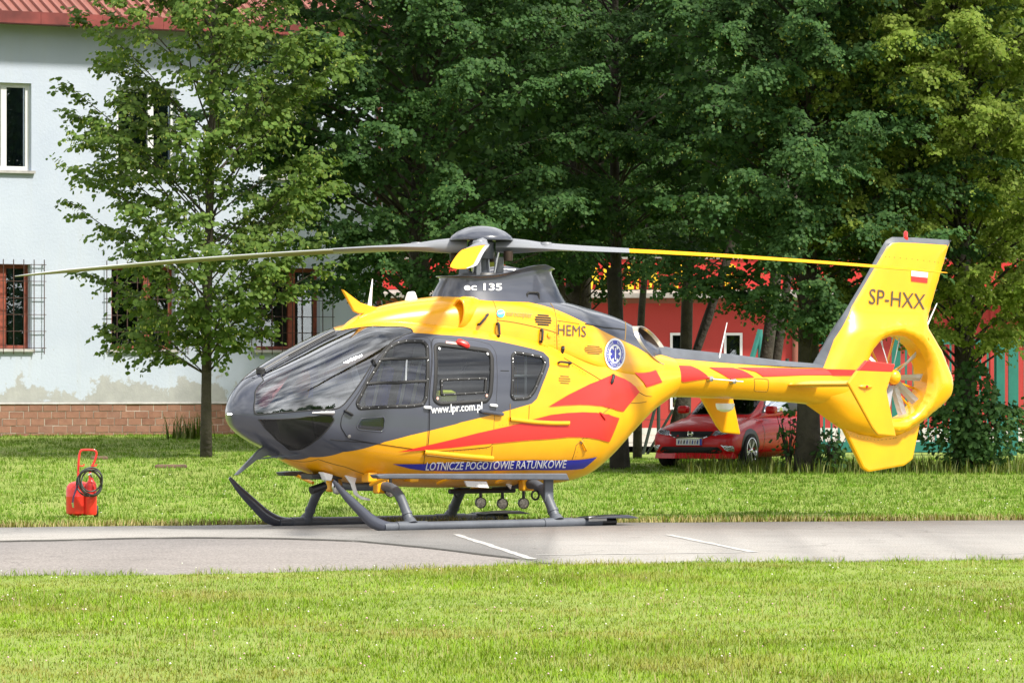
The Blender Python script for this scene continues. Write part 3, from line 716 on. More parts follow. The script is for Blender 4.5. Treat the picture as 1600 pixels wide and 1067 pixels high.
h = finh(V); h[np.array([min(np.abs(FIN-v).sum(1)) < 1e-5 for v in V])] = 0.0
h = np.where(edist(V) < 1e-4, 0.0, h)
q3 = np.stack([V[:,0], h, V[:,1]], 1); n_ = len(V)
P = np.r_[q3, q3*(1,-1,1)]; fn = np.cross(q3[F][:,1]-q3[F][:,0], q3[F][:,2]-q3[F][:,0]); fl = fn[:,1] < 0; F[fl] = F[fl][:, ::-1]
# duct wall between the two lips
ci = [int(((V-np.array(c))**2).sum(1).argmin()) for c in circ]
fin = raw('tail_fin', P, np.r_[F, F[:, ::-1]+n_], ['yellow', 'grey_skid'], heli, True, mi=np.r_[inpoly(C, LEgrey), inpoly(C, LEgrey)].astype(int))
nd = len(ci); dv = np.r_[q3[ci], q3[ci]*(1,-1,1)]
raw('fan_duct', dv, np.array([(j, (j+1)%nd, (j+1)%nd+nd, j+nd) for j in range(nd)]), 'yellow', fin, True)
lf = [un(*p, 0) for p in ((1315,668),(1346.5,732),(1355,737.5),(1411,727.5),(1424,718),(1436,660),(1399,675),(1350,672))]
MB().prism(lf, -.035, .035).build('lower_fin', 'yellow', heli, bevel=.025)
lettering('registration', finS, 'SP-HXX', (1357,474.5), (1444.5,483.5), 23.5, 'dark_text', fin, .008, lean=.06)
fl_ = [(1423.5,423),(1449.5,426),(1449,434),(1423.5,431.5)]; fr_ = [(1423.5,431.5),(1449,434),(1448.5,442.5),(1423.5,439.5)]
sheet('flag_white', finS, finS.fpx(fl_), 'white', fin, .007, .05); sheet('flag_red', finS, finS.fpx(fr_), 'red', fin, .007, .05)
sheet('red_band', finS, finS.fpx([(1288,576.5),(1330,577.5),(1362,580),(1362,588.5),(1330,586.5),(1288,586.5)]), 'red', fin, .008, .03)
for pth in ([(1384,401),(1425,405),(1466,410)], [(1322,675),(1345,683),(1372,687),(1400,684)]):
    pp = finS.fpx(cr(pth, 5)); mbr = MB()
    for a_, z_ in pp: y_ = float(finh([(a_, z_)])[0]); mbr.lathe([(.006,0),(.006,.003),(.0005,.004)], 6, Matrix.Translation((a_, y_, z_)) @ Matrix.Rotation(-PI/2, 4, 'X'))
    mbr.build('rivet', 'seam', fin)['kind'] = 'stuff'
b0 = un(1415,371,0); MB().lathe([(.03,-.03),(.034,0),(.026,.0),(.027,.05),(.02,.07),(.0005,.078)], 14, Matrix.Translation((b0[0],0,b0[1]))).build('beacon', 'red_lamp', fin, True)
p, q = un(1447,512,0), un(1464,474,0); MB().tube([(p[0],0,p[1]),(q[0],0,q[1])], [.012,.006], 6).build('tail_antenna', 'white', fin)
fan = MB(); Mf = Matrix.Translation((FC[0], 0, FC[1])) @ Matrix.Rotation(-PI/2, 4, 'X')
fh = fan.lathe([(.0005,.14),(.05,.135),(.085,.10),(.095,.02),(.095,-.12)], 24, Mf).build('fan_hub', 'yellow', fin, True)
MB().lathe([(.0965,.035),(.0965,.07)], 24, Mf).build('hub_band', 'red', fh, True)
for k, ang in enumerate((5, 38, 76, 112, 143, 180, 215, 254, 290, 325)):
    M = Mf @ Matrix.Rotation(math.radians(ang), 4, 'Z')
    mb = MB(); nn_ = 5
    for i in range(nn_):
        r = .09 + (.485-.09)*i/(nn_-1); ch = .050 + .004*i/(nn_-1); tw = math.radians(58 - 22*i/(nn_-1))
        for sx, sz in ((-1,0),(0,1),(1,0),(0,-1)):
            x, z = sx*ch, sz*.006; mb.v.append(tuple(M @ Vector((r, x*math.cos(tw)-z*math.sin(tw), x*math.sin(tw)+z*math.cos(tw) + .02))))
    mb.add([], [(i*4+j, i*4+(j+1)%4, i*4+4+(j+1)%4, i*4+4+j) for i in range(nn_-1) for j in range(4)] + [(0,1,2,3), (16,17,18,19)]); mb.m = [0]*len(mb.f)
    mb.build('fan_blade', 'fan_white', fh, False)
for ang in (20, 57, 95, 140, 165, 205, 250, 300, 340):
    M = Mf @ Matrix.Rotation(math.radians(ang), 4, 'Z'); MB().tube([M @ Vector((.08,0,-.12)), M @ Vector((.495,0,-.12))], .014, 6).build('stator_vane', 'yellow', fin)

# ---- landing skids
ZT = 0.055
for sgn in (1, -1):
    sk = empty('skid', (0,0,0)); sk.parent = heli
    path = [(2.05,ZT),(1.4,ZT),(.6,ZT),(-.3,ZT),(-.95,ZT)]
    MB().tube([(a, sgn, z) for a, z in path], .052, 14).build('skid_tube', 'grey_skid', sk, True)
    toe = cr([(2.70,.56),(2.55,.41),(2.36,.25),(2.20,.125),(2.02,.062),(1.86,.055)], 5)
    wd = np.interp(np.linspace(0,1,len(toe)), [0,.25,.6,1], [.018,.05,.072,.05]); mb = MB()
    mb.tube([(a, sgn, z) for a, z in toe], list(wd), 12, flat=.62, up=(0,1,0)); mb.build('skid_toe', 'grey', sk, True)
    for a in (1.68,-.30): MB().tube([(a+.20,sgn,ZT),(a-.20,sgn,ZT)], .060, 14).build('skid_saddle', 'grey_skid', sk, True)
    for a in (1.68,-.30): MB().box((a-.22,sgn-.055,-.001),(a+.22,sgn+.055,.012)).build('wear_shoe', 'steel', sk)
    pl = MB().prism([(-.66,.105),(-.74,.118),(-1.18,.135),(-1.33,.10),(-1.30,.094),(-1.0,.10)], sgn-.16, sgn+.16).build('bear_paw', 'grey', sk, bevel=.006)
    MB().tube([(-.9,sgn,ZT),(-1.10,sgn,ZT)], [.056,.05], 12).build('skid_end', 'black', sk, True)
    MB().box((-.70,sgn+sgn*.0+.053*sgn-.004,.07),(-.95,sgn+.053*sgn+.004,.12)).build('white_label', 'white', sk)
    stp = MB().prism([(2.12,.615),(2.08,.575),(-.50,.525),(-.46,.60),(2.0,.625)], sgn*.90-.07, sgn*.90+.07).build('step_board', 'grey_skid', heli, bevel=.012)
    for a in (1.9,1.0,.2): MB().tube([(a,sgn*.55,.50),(a,sgn*.88,.58)], .02, 8).build('step_bracket', 'yellow', stp, True)
for a, rad in ((1.68,.052),(-.30,.056)):
    dz = .0 if a > 0 else 0
    half = cr([(a,0,.47),(a,.35,.475),(a,.60,.47),(a,.76,.40),(a,.88,.25),(a,1.0,.06)], 5)
    pts = [(x,-y,z) for x,y,z in half[::-1]] + half[1:]
    ct = MB().tube([(x + (.12*max(0,(.47-z)/.4) if False else 0), y, z) for x,y,z in pts], rad, 14).build('cross_tube', 'grey_skid', heli, True)
    for s in (1,-1):
        MB().tube([(a,s*.96,.13),(a,s*.995,.075)], [rad*1.15, rad*1.5], 14).build('tube_boot', 'grey_skid', ct, True)
        MB().tube([(a,s*.915,.20),(a,s*.93,.175)], rad*1.14, 14).build('clamp', 'grey_skid', ct, True)
    for s in (1,-1): MB().box((a-.09,s*.45-.05,.40),(a+.09,s*.45+.05,.56)).build('saddle_mount', 'yellow', ct, bevel=.02)
    if a < 0:
        for s in (1,-1): 
            mb = MB(); mb.box((a-.06,s*.84-.02,.28),(a+.06,s*.84+.02,.60), Matrix.Translation((0,0,0))); mb.build('step_strut', 'grey_skid', ct, bevel=.01)
            th = np.linspace(0, 2*PI, 20); MB().tube([(a+.09+.05*math.cos(t), s*.72, .36+.05*math.sin(t)) for t in th], .012, 6, up=(0,1,0)).build('tie_ring', 'black', ct, True)
# belly: keel panel, lights, antennas
def lamp(a, b, z, r=.072, tilt=10, parent=heli):
    M = Matrix.Translation((a,b,z)) @ Matrix.Rotation(math.radians(-37-53), 4, 'Z') @ Matrix.Rotation(math.radians(90+tilt), 4, 'X')
    M = Matrix.Translation((a,b,z)) @ Vector((math.sin(math.radians(20)), 1, -.15)).normalized().to_track_quat('Z','Y').to_matrix().to_4x4()
    o = MB().lathe([(.0005,-.07),(r*.6,-.065),(r,-.03),(r*1.04,.0),(r*1.04,.02),(r*.95,.02)], 20, M).build('searchlight', 'black', parent, True)
    MB().lathe([(.0005,.016),(r*.5,.014),(r*.95,.010)], 20, M).build('lamp_lens', 'lens', o, True)
    MB().tube([(a,b,z+r*.8),(a,b,z+r+.10)], .018, 8).build('lamp_bracket', 'black', o)
for px, py in ((751,785),(785,786.5),(818,786)):
    a, z = un(px, py, .15); lamp(a, .15, z, .060)
a, z = un(610,767,.55); lamp(a, .55, z, .062)
mb = MB(); mb.tube([(-.35,.15,.40),(.55,.15,.40)], .028, 8).build('lamp_rail', 'black', heli)
a, z = un(527,762,.1); M = Matrix.Translation((a,.1,z)); MB().lathe([(.0005,-.075),(.045,-.055),(.062,0),(.055,.06),(.03,.10)], 18, M).build('camera_ball', 'steel', heli, True)
a, z = un(498,763,.1); MB().tube([(a-.08,.1,z+.03),(a+.1,.1,z-.02)], .045, 12).build('winch_light', 'black', heli, True)
a, z = un(510,750,.2); MB().box((a-.2,.0,z+.01),(a+.2,.22,z+.07)).build('belly_tray', 'black', heli, bevel=.01)
mb = MB(); mb.prism([un(500.5,737,.25),un(517,741,.25),un(514,751,.25),un(506,750,.25)], .20, .30).build('blade_antenna', 'white', heli, bevel=.01)
mb = MB(); mb.prism([un(*p,.3) for p in ((538,742),(557,745),(554,755),(558,770),(562,774),(578,779),(577,782),(564,780),(554,773),(548,756))], .285, .315).build('blade_antenna', 'white', heli, bevel=.008)
mb = MB(); mb.prism([un(*p,.35) for p in ((789,755),(799,757),(797.5,764),(794,760))], .34, .36).build('blade_antenna', 'white', heli)
bd = [un(*p,.52) for p in ((726,751),(760,752),(764,762),(730,760))]; MB().prism(bd, .50, .52).build('belly_placard', 'white', heli)
for px in (577,642): a, z = un(px,746,.45); MB().box((a-.06,.38,z-.05),(a+.06,.52,z+.06)).build('jack_point', 'yellow', heli, bevel=.015)
# wire cutters
lwc = [un(*p,0) for p in ((366,742),(371,742),(402,717),(418,711),(432,716),(438,704),(428,697),(412,697),(403,703))]
MB().prism(lwc, -.018, .018).build('lower_wire_cutter', 'grey', heli, bevel=.006)
p, q = un(401,717,0), un(493,706.5,.38); MB().tube([(p[0],0,p[1]),(q[0],.40,q[1])], .008, 6).build('cutter_strut', 'grey_skid', heli)
rwc = [un(*p,0) for p in ((534,452),(537,454),(562,473),(600,484),(604,489),(560,490),(552,486))]
MB().prism(rwc, -.02, .02).build('roof_wire_cutter', 'yellow', heli, bevel=.006)
p, q = un(577,482,-.1), un(582,436,-.1); MB().tube([(p[0],-.1,p[1]),(q[0],-.1,q[1])], [.03,.006], 6, flat=.4).build('roof_antenna', 'white', heli)
p = un(645,465,-.05); MB().prism([(p[0]+.10,p[1]-.05),(p[0]+.06,p[1]+.06),(p[0]-.01,p[1]+.07),(p[0]-.06,p[1]-.05)], -.09, -.01).build('roof_beacon', 'white', heli, bevel=.02)
# windscreen post and wipers
post = [pod.faz(a, 9) for a in np.linspace(3.05, 1.95, 16)]
for off_, w_ in ((.006, .042),):
    X = pod.ev([p[0] for p in post], [1.0]*16, .006); mb = MB()
    for p in X: mb.v += [(p[0], -w_, p[2]-.012), (p[0], -w_*.5, p[2]), (p[0], w_*.5, p[2]), (p[0], w_, p[2]-.012)]
    mb.add([], [(i*4+j, i*4+j+1, i*4+5+j, i*4+4+j) for i in range(15) for j in range(3)]); mb.m = [0]*len(mb.f); mb.build('centre_post', 'grey', heli, True)
for s in (1,):
    us_ = [pod.faz(a, 9)[0] for a in (2.93, 2.6, 2.2, 2.0)]
    X = pod.ev(us_, [.985,.985,.985,.985], .03) * (1, s, 1); w0 = MB().tube(X, .009, 6).build('wiper_arm', 'black', heli, True)
    us_ = [pod.faz(a, 9)[0] for a in (2.62, 2.3, 2.02)]; X = pod.ev(us_, [.972,.972,.975], .02) * (1, s, 1); MB().tube(X, .008, 6).build('wiper_blade', 'rubber', w0, True)
X = pod.ev([pod.faz(2.95,9)[0]], [1.0], .02)[0]; MB().lathe([(.05,-.03),(.05,.02),(.03,.04),(.0005,.042)], 14, Matrix.Translation(Vector(X))).build('wiper_motor', 'black', heli, True)
p = Vector(pod.ev([.02],[.5],0)[0]); MB().tube([p-Vector((.05,0,0)), p+Vector((.05,-.02,0))], .010, 6).build('nose_probe', 'steel', heli)
p = Vector(pod.ev(*[[v] for v in Q([(505,645)])[0]], .03)[0]); MB().tube([p+Vector((-.12,.0,0)), p, p+Vector((.10,0,.0)), p+Vector((.16,0,.0))], [.03,.022,.016,.008], 8).build('pitot_probe', 'steel', heli, True)

# ---- main rotor
HZ = 3.115
MB().tube([(0,0,2.5),(0,0,3.2)], .085, 16).build('rotor_mast', 'grey_skid', heli, True)
cap = MB().lathe([(.355,3.185),(.36,3.195),(.335,3.235),(.27,3.285),(.17,3.328),(.08,3.345),(.0005,3.35)], 40).build('rotor_cap', 'grey', heli, True, angle=70)
MB().lathe([(.34,3.186),(.10,3.19)], 32).build('cap_underside', 'black', cap)
for k in range(4):
    t = PI*k/2+.3; MB().tube([(.16*math.cos(t),.16*math.sin(t),2.72),(.20*math.cos(t+.3),.20*math.sin(t+.3),3.05)], .016, 8).build('pitch_link', 'steel', heli, True)
    t += .5; MB().box((-.05,-.02,2.72),(.05,.02,3.0), Matrix.Rotation(t,4,'Z') @ Matrix.Translation((.2,0,0))).build('scissor_link', 'grey_blade', heli)
MB().lathe([(.24,2.74),(.26,2.78),(.24,2.82)], 28).build('swashplate', 'black', heli, True)
MB().lathe([(.14,2.98),(.15,3.05),(.15,3.16),(.12,3.19)], 24).build('rotor_hub', 'grey_skid', heli, True)
for k in range(4):
    az = PI + YAW - PI*0; # body frame direction of the image-left blade
    wdir = math.radians(180) + k*PI/2 + math.radians((0, -1.7, 0, 0)[k])      # world azimuth: left, towards viewer, right, away
    bt = wdir - (PI + YAW)
    M = Matrix.Rotation(bt, 4, 'Z'); Rm = 5.2; tipz = (-.33, -.375, -.29, -.30)[k]
    stn = [(.16,.09,.085,0),(.36,.10,.098,0),(.50,.10,.085,2),(.68,.105,.060,5),(.90,.12,.044,9),(1.2,.14,.032,10),(1.65,.145,.024,9)]
    def sect(r, hc, th, tw, rows):
        z = HZ + tipz*(r/Rm)**1.6; tw = math.radians(tw)
        for cx, cz in ((1,0),(.75,.75),(.3,1),(-.3,.8),(-1,.06),(-1,-.06),(-.3,-.55),(.3,-.7),(.75,-.55)):
            x, zz = cx*hc, cz*th; rows.append(tuple(M @ Vector((r, x*math.cos(tw) - zz*math.sin(tw), z + zz*math.cos(tw) + x*math.sin(tw)))))
    def strip(name, sts, mat, par, endcap, under=None):
        mb = MB(); 
        for s_ in sts: sect(*s_, mb.v)
        n = 9; fs = [(i*n+j, i*n+(j+1)%n, (i+1)*n+(j+1)%n, (i+1)*n+j) for i in range(len(sts)-1) for j in range(n)] + [tuple(range(n))[::-1]] + ([tuple((len(sts)-1)*n+j for j in range(n))] if endcap else [])
        mb.add([], fs); mb.m = [0]*len(mb.f)
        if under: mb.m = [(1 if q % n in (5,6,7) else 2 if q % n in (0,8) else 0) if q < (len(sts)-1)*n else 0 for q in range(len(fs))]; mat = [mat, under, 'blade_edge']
        return mb.build(name, mat, par, True, angle=50)
    bl = strip('rotor_blade', stn, 'grey_blade', heli, True)
    rs = np.linspace(1.65, 4.6, 9); strip('blade_outer', [(r,.145,.019,8-3.5*(r-1.65)/3.4) for r in rs] + [(4.9,.135,.014,3),(5.08,.10,.010,3),(5.2,.05,.005,3)], 'yellow_blade', bl, True, 'blade_under_shade')
    MB().lathe([(.0005,.075),(.06,.07),(.07,.055),(.07,.0)], 14, M @ Matrix.Translation((.72,0,HZ-.02))).build('blade_damper', 'grey_blade', bl, True)
    MB().lathe([(.05,-.16),(.055,-.10),(.05,-.05)], 12, M @ Matrix.Translation((.30,-.10,HZ))).build('elastomer_damper', 'burnt', bl, True)

# ---- cabin interior
MB().prism([(2.25,.80),(-.85,.80),(-.85,.84),(2.25,.84)], -.50, .50).build('cabin_floor', 'lining', heli)
MB().box((-.93,-.5,.8),(-.88,.5,1.85)).build('rear_bulkhead', 'lining_light', heli)
MB().prism([(2.45,.9),(2.55,1.30),(2.42,1.42),(2.2,1.44),(2.17,1.38),(2.3,.9)], -.36, .36).build('instrument_panel', 'black', heli, bevel=.03)
for s in (1,-1):
    st_ = empty('cockpit_seat', (0,0,0)); st_.parent = heli; y = .36*s
    MB().box((1.28,y-.23,1.10),(1.75,y+.23,1.22)).build('seat_cushion', 'seat_blue', st_, bevel=.04)
    Mb = Matrix.Translation((1.28,y,1.18)) @ Matrix.Rotation(math.radians(-14),4,'Y')
    MB().box((-.06,-.23,0),(.05,.23,.62), Mb).build('seat_back', 'seat_blue', st_, bevel=.04)
    MB().box((-.07,-.12,.64),(.03,.12,.86), Mb).build('headrest', 'lining_light', st_, bevel=.03)
    for q in (-.11,.11): MB().box((.052,q-.025,.05),(.06,q+.025,.66), Mb).build('harness', 'strap', st_)
    MB().box((1.3,y-.2,.84),(1.7,y+.2,1.1)).build('seat_base', 'lining', st_, bevel=.02)
    MB().tube([(2.0,y,.85),(1.95,y,1.2),(1.85,y,1.38)], .02, 8).build('control_stick', 'black', heli, True)
MB().box((2.24,-.05,1.44),(2.05,.30,1.60), Matrix.Rotation(0,4,'Z')).build('chart_holder', 'lining', heli)
Mp = Matrix.Translation((2.02,.42,1.72)) @ Matrix.Rotation(math.radians(20),4,'Y') @ Matrix.Rotation(math.radians(35),4,'Z')
MB().box((-.09,-.005,-.16),(.09,.005,.13), Mp).build('checklist', 'white', heli)
MB().box((.55,.05,.86),(1.0,.5,1.35)).build('medical_pack', 'red', heli, bevel=.05)
MB().box((.62,.15,1.34),(.86,.42,1.52)).build('hivis_bag', 'hivis', heli, bevel=.06)
MB().box((-.8,-.5,.86),(1.0,-.1,1.15)).build('stretcher', 'lining_light', heli, bevel=.05)
MB().box((.0,-.6,1.3),(.5,-.35,1.8)).build('equipment_rack', 'lining', heli, bevel=.03)
for z in (1.45,1.68): MB().tube([(-.62,.45,z),(.0,.45,z)], .016, 6).build('cargo_rail', 'white', heli)
for a in (-.5,-.28,-.05): MB().tube([(a,.45,1.2),(a,.45,1.95)], .014, 6).build('cargo_rail', 'white', heli)

# ================================================================== GROUND
def sstep(a, b, x):
    t = np.clip((np.asarray(x, float)-a)/(b-a), 0, 1); return t*t*(3-2*t)
def G(x, y):
    """terrain height: flat field, a low bank rising to the white building on the left"""
    x = np.asarray(x, float); y = np.asarray(y, float)
    return .56*np.clip((y-54)/33, 0, 1.0)*(1 - .92*sstep(-4.5, 2.0, x))
def Gf(x, y): return float(G(x, y))
def nodes_mat(name):
    m = bpy.data.materials.new(name); m.use_nodes = True; MATS[name] = m
    return m, m.node_tree, m.node_tree.nodes['Principled BSDF']
def noise_node(nt, vec, scale, detail=6, rough=.55):
    n = N(nt, 'ShaderNodeTexNoise'); n.inputs['Scale'].default_value = scale; n.inputs['Detail'].default_value = detail; n.inputs['Roughness'].default_value = rough
    nt.links.new(vec, n.inputs['Vector']); return n.outputs['Fac']
def ramp(nt, fac, stops):
    r = N(nt, 'ShaderNodeValToRGB'); e = r.color_ramp.elements
    while len(e) < len(stops): e.new(.5)
    for el, (p, c) in zip(e, stops): el.position = p; el.color = (*c, 1)
    nt.links.new(fac, r.inputs[0]); return r.outputs[0]
def mixc(nt, fac, a, b, mode='MIX'):
    m = N(nt, 'ShaderNodeMix', data_type='RGBA', blend_type=mode)
    for i, v in ((0, fac), (6, a), (7, b)):
        if isinstance(v, tuple): m.inputs[i].default_value = (*v, 1)
        elif isinstance(v, (int, float)): m.inputs[i].default_value = v
        else: nt.links.new(v, m.inputs[i])
    return m.outputs[2]
def bump_(nt, b, h, strength, dist):
    n = N(nt, 'ShaderNodeBump'); n.inputs['Strength'].default_value = strength; n.inputs['Distance'].default_value = dist
    nt.links.new(h, n.inputs['Height']); nt.links.new(n.outputs[0], b.inputs['Normal'])
def maprange(nt, v, a, b, c=0., d=1.):
    n = N(nt, 'ShaderNodeMapRange'); 
    for i, q in enumerate((a, b, c, d)): n.inputs[i+1].default_value = q
    nt.links.new(v, n.inputs[0]); return n.outputs[0]
def geo_pos(nt): return N(nt, 'ShaderNodeNewGeometry').outputs['Position']

m, nt, b = nodes_mat('soil'); v = geo_pos(nt)
c = ramp(nt, noise_node(nt, v, .6), [(.3, (.15,.22,.025)), (.55, (.19,.26,.03)), (.75, (.26,.26,.08))])
c = mixc(nt, .5, c, ramp(nt, noise_node(nt, v, 14), [(.3, (.09,.13,.018)), (.7, (.24,.29,.05))])); nt.links.new(c, b.inputs['Base Color']); b.inputs['Roughness'].default_value = .95
bump_(nt, b, noise_node(nt, v, 30), .6, .03)
def asphalt(name, c0, c1, grain):
    m, nt, b = nodes_mat(name); v = geo_pos(nt)
    c = ramp(nt, noise_node(nt, v, .35, 5), [(.3, c0), (.7, c1)])
    c = mixc(nt, maprange(nt, noise_node(nt, v, 1.3, 8, .7), .50, .66, 0, .45), c, tuple(k*.55 for k in c0))
    c = mixc(nt, maprange(nt, noise_node(nt, v, 3.1, 5, .6), .66, .72, 0, .5), c, tuple(k*.4 for k in c0))
    cr_ = N(nt, 'ShaderNodeTexVoronoi', feature='DISTANCE_TO_EDGE'); cr_.inputs['Scale'].default_value = .33; wv = N(nt, 'ShaderNodeVectorMath', operation='ADD'); nn2 = N(nt, 'ShaderNodeTexNoise'); nn2.inputs['Scale'].default_value = 1.4; nn2.inputs['Detail'].default_value = 6; nt.links.new(v, nn2.inputs['Vector']); nt.links.new(v, wv.inputs[0]); nt.links.new(nn2.outputs['Color'], wv.inputs[1]); nt.links.new(wv.outputs[0], cr_.inputs['Vector'])
    c = mixc(nt, maprange(nt, cr_.outputs['Distance'], .002, .007, .7, 0), c, tuple(k*.3 for k in c0))
    c = mixc(nt, grain, c, ramp(nt, noise_node(nt, v, 55, 3), [(.35, tuple(k*.45 for k in c0)), (.65, tuple(min(1, k*1.35) for k in c1))]))
    nt.links.new(c, b.inputs['Base Color']); b.inputs['Roughness'].default_value = .9; bump_(nt, b, noise_node(nt, v, 70, 4), .5, .008)
asphalt('apron_mat', (.215,.205,.194), (.31,.297,.281), .5)
asphalt('old_asphalt', (.165,.152,.145), (.235,.215,.205), .65)
asphalt('gravel_mat', (.30,.28,.23), (.40,.37,.31), .6)
m, nt, b = nodes_mat('paint_white'); v = geo_pos(nt)
c = mixc(nt, maprange(nt, noise_node(nt, v, 7, 8, .75), .46, .60, 0, .85), (.43,.425,.41), (.27,.26,.245)); nt.links.new(c, b.inputs['Base Color']); b.inputs['Roughness'].default_value = .85; pmat('crack', (.05,.047,.04), .95, noise=(20, .3))

xs = np.r_[np.linspace(-420,-30,14), np.linspace(-24,24,33), np.linspace(30,420,14)]; ys = np.r_[np.linspace(-200,10,8), np.linspace(16,100,57), np.linspace(106,200,12), np.linspace(240,1500,12)]
X, Y = np.meshgrid(xs, ys, indexing='ij'); Z = G(X, Y); nx_, ny_ = X.shape; I = np.arange(nx_*ny_).reshape(nx_, ny_)
setting(raw('ground', np.stack([X, Y, Z], -1).reshape(-1, 3), np.stack([I[:-1,:-1], I[1:,:-1], I[1:,1:], I[:-1,1:]], -1).reshape(-1, 4), 'soil', None, True))

def near_edge(x):   # world y of the apron's near edge
    return np.interp(x, [-40,-4.6,-2.3,.3,2.2,4.8,40], [35.3,36.9,37.7,39.3,40.1,40.6,43])
def far_edge(x):
    return np.interp(x, [-40,-5.6,-3,1.4,6,40], [47.0,49.0,50.0,50.75,51.6,54])
ex = np.linspace(-40, 40, 161); wob = lambda s, k: np.array([.14*math.sin(1.1*q+k)+.09*math.sin(3.3*q+2*k)+.07*math.sin(7.7*q+k)+.04*math.sin(17*q+3*k) for q in s])
def slab(name, xs_, y0, y1, z, mat):
    n = len(xs_); V = np.r_[np.stack([xs_, y0, 0*xs_+z], 1), np.stack([xs_, y1, 0*xs_+z], 1), np.stack([xs_, y0, 0*xs_-.12], 1), np.stack([xs_, y1, 0*xs_-.12], 1)]; i = np.arange(n-1)
    F = np.r_[np.stack([i, i+1, i+1+n, i+n], 1), np.stack([i+2*n, i+2*n+1, i+1, i], 1), np.stack([i+n, i+n+1, i+3*n+1, i+3*n], 1)]
    return setting(raw(name, V, F, mat))
slab('old_apron', ex, near_edge(ex)+wob(ex, 1), far_edge(ex)+wob(ex, 2)*.4, .010, 'old_asphalt')
# newer surfacing: everything beyond the broken dark joint that runs across the lower left
jp = [(-12,846),(-8,847)] ; jx = [-40]; jy = [44.2]
for px, py in ((-60,849),(0,848),(110,846),(200,843.5),(300,842),(400,842.5),(480,844.5),(560,847.5),(640,855),(700,862),(770,871),(830,879),(850,884)):
    d = gd(py); jx.append(gx(px, d)); jy.append(d)
jx += [gx(862, 39.2), 40]; jy += [near_edge(gx(862,39.2))-.1, 44.0]
x2 = np.linspace(-40, 40, 321); y0 = np.where(x2 < jx[-2], np.interp(x2, jx, jy), near_edge(x2)) + wob(x2, 1)*np.where(x2 < jx[-2], .35, 1.0)
slab('apron', x2, y0, far_edge(x2)+wob(x2, 2)*.4, .020, 'apron_mat')
xc = np.linspace(-12, jx[-2], 160); yc = np.interp(xc, jx, jy) + wob(xc, 1)*.35; wd = .035 + .03*np.abs(np.sin(xc*5.1)) + .02*np.abs(np.sin(xc*13.7))
V = np.r_[np.stack([xc, yc-wd, 0*xc+.0145], 1), np.stack([xc, yc+.012, 0*xc+.0245], 1)]; i = np.arange(len(xc)-1)
setting(raw('broken_joint', V, np.stack([i, i+1, i+1+len(xc), i+len(xc)], 1), 'crack'))
def paint(pa, pb, w):
    A = Vector((gx(pa[0], gd(pa[1])), gd(pa[1]), 0)); B = Vector((gx(pb[0], gd(pb[1])), gd(pb[1]), 0)); n = 24
    d = (B-A).normalized(); q = Vector((-d.y, d.x, 0)); V = []; 
    for k in range(n+1):
        P = A.lerp(B, k/n); V += [P+q*(w/2+random.uniform(-.012,.012))+Vector((0,0,.0245)), P-q*(w/2+random.uniform(-.012,.012))+Vector((0,0,.0245))]
    setting(raw('painted_line', V, np.array([(2*k, 2*k+1, 2*k+3, 2*k+2) for k in range(n)]), 'paint_white'))
paint((712,838), (832,877), .085); paint((1044,838.5), (1178,866), .085); paint((838,870.5), (1178,866), .08)

# ------------------------------------------------------------------ grass
def leafmat(name, cols, trans=.35, rough=.55, pscale=.5, spec=.3, dry=None):
    """foliage: colour varies from blade to blade and in broad patches"""
    m = bpy.data.materials.new(name); m.use_nodes = True; nt = m.node_tree; nt.nodes.clear(); MATS[name] = m
    g = N(nt, 'ShaderNodeNewGeometry'); o = N(nt, 'ShaderNodeOutputMaterial'); b = N(nt, 'ShaderNodeBsdfPrincipled'); t = N(nt, 'ShaderNodeBsdfTranslucent'); ms = N(nt, 'ShaderNodeMixShader')
    c1 = ramp(nt, g.outputs['Random Per Island'], [(i/(len(cols)-1), c) for i, c in enumerate(cols)])
    p = noise_node(nt, g.outputs['Position'], pscale, 4); sc = maprange(nt, p, .3, .7, .72, 1.28)
    cc = N(nt, 'ShaderNodeCombineColor'); [nt.links.new(sc, cc.inputs[k]) for k in range(3)]
    c1 = mixc(nt, 1., c1, cc.outputs[0], 'MULTIPLY')
    if dry: c1 = mixc(nt, maprange(nt, noise_node(nt, g.outputs['Position'], .55, 5, .65), .50, .66, 0, dry[1]), c1, dry[0])
    nt.links.new(c1, b.inputs['Base Color']); nt.links.new(mixc(nt, 1., c1, (1.2,1.25,.55), 'MULTIPLY'), t.inputs['Color'])
    b.inputs['Roughness'].default_value = rough; b.inputs['Specular IOR Level'].default_value = spec; ms.inputs[0].default_value = trans
    nt.links.new(b.outputs[0], ms.inputs[1]); nt.links.new(t.outputs[0], ms.inputs[2]); nt.links.new(ms.outputs[0], o.inputs[0])
leafmat('grass_near', [(.17,.30,.022),(.23,.37,.03),(.28,.40,.04),(.20,.33,.03),(.40,.38,.14)], .4, .7, .45, .15, dry=((.40,.31,.13), .65))
leafmat('grass_far', [(.09,.215,.016),(.135,.27,.022),(.17,.30,.028),(.11,.24,.018),(.26,.30,.07)], .4, .7, .35, .15, dry=((.27,.29,.08), .35))
leafmat('grass_long', [(.07,.12,.02),(.12,.17,.03),(.22,.22,.08)], .4)
leafmat('grass_dry', [(.30,.25,.10),(.40,.34,.16),(.22,.20,.07)], .3)
def vrot_(v): return v/np.linalg.norm(v, axis=-1, keepdims=True)
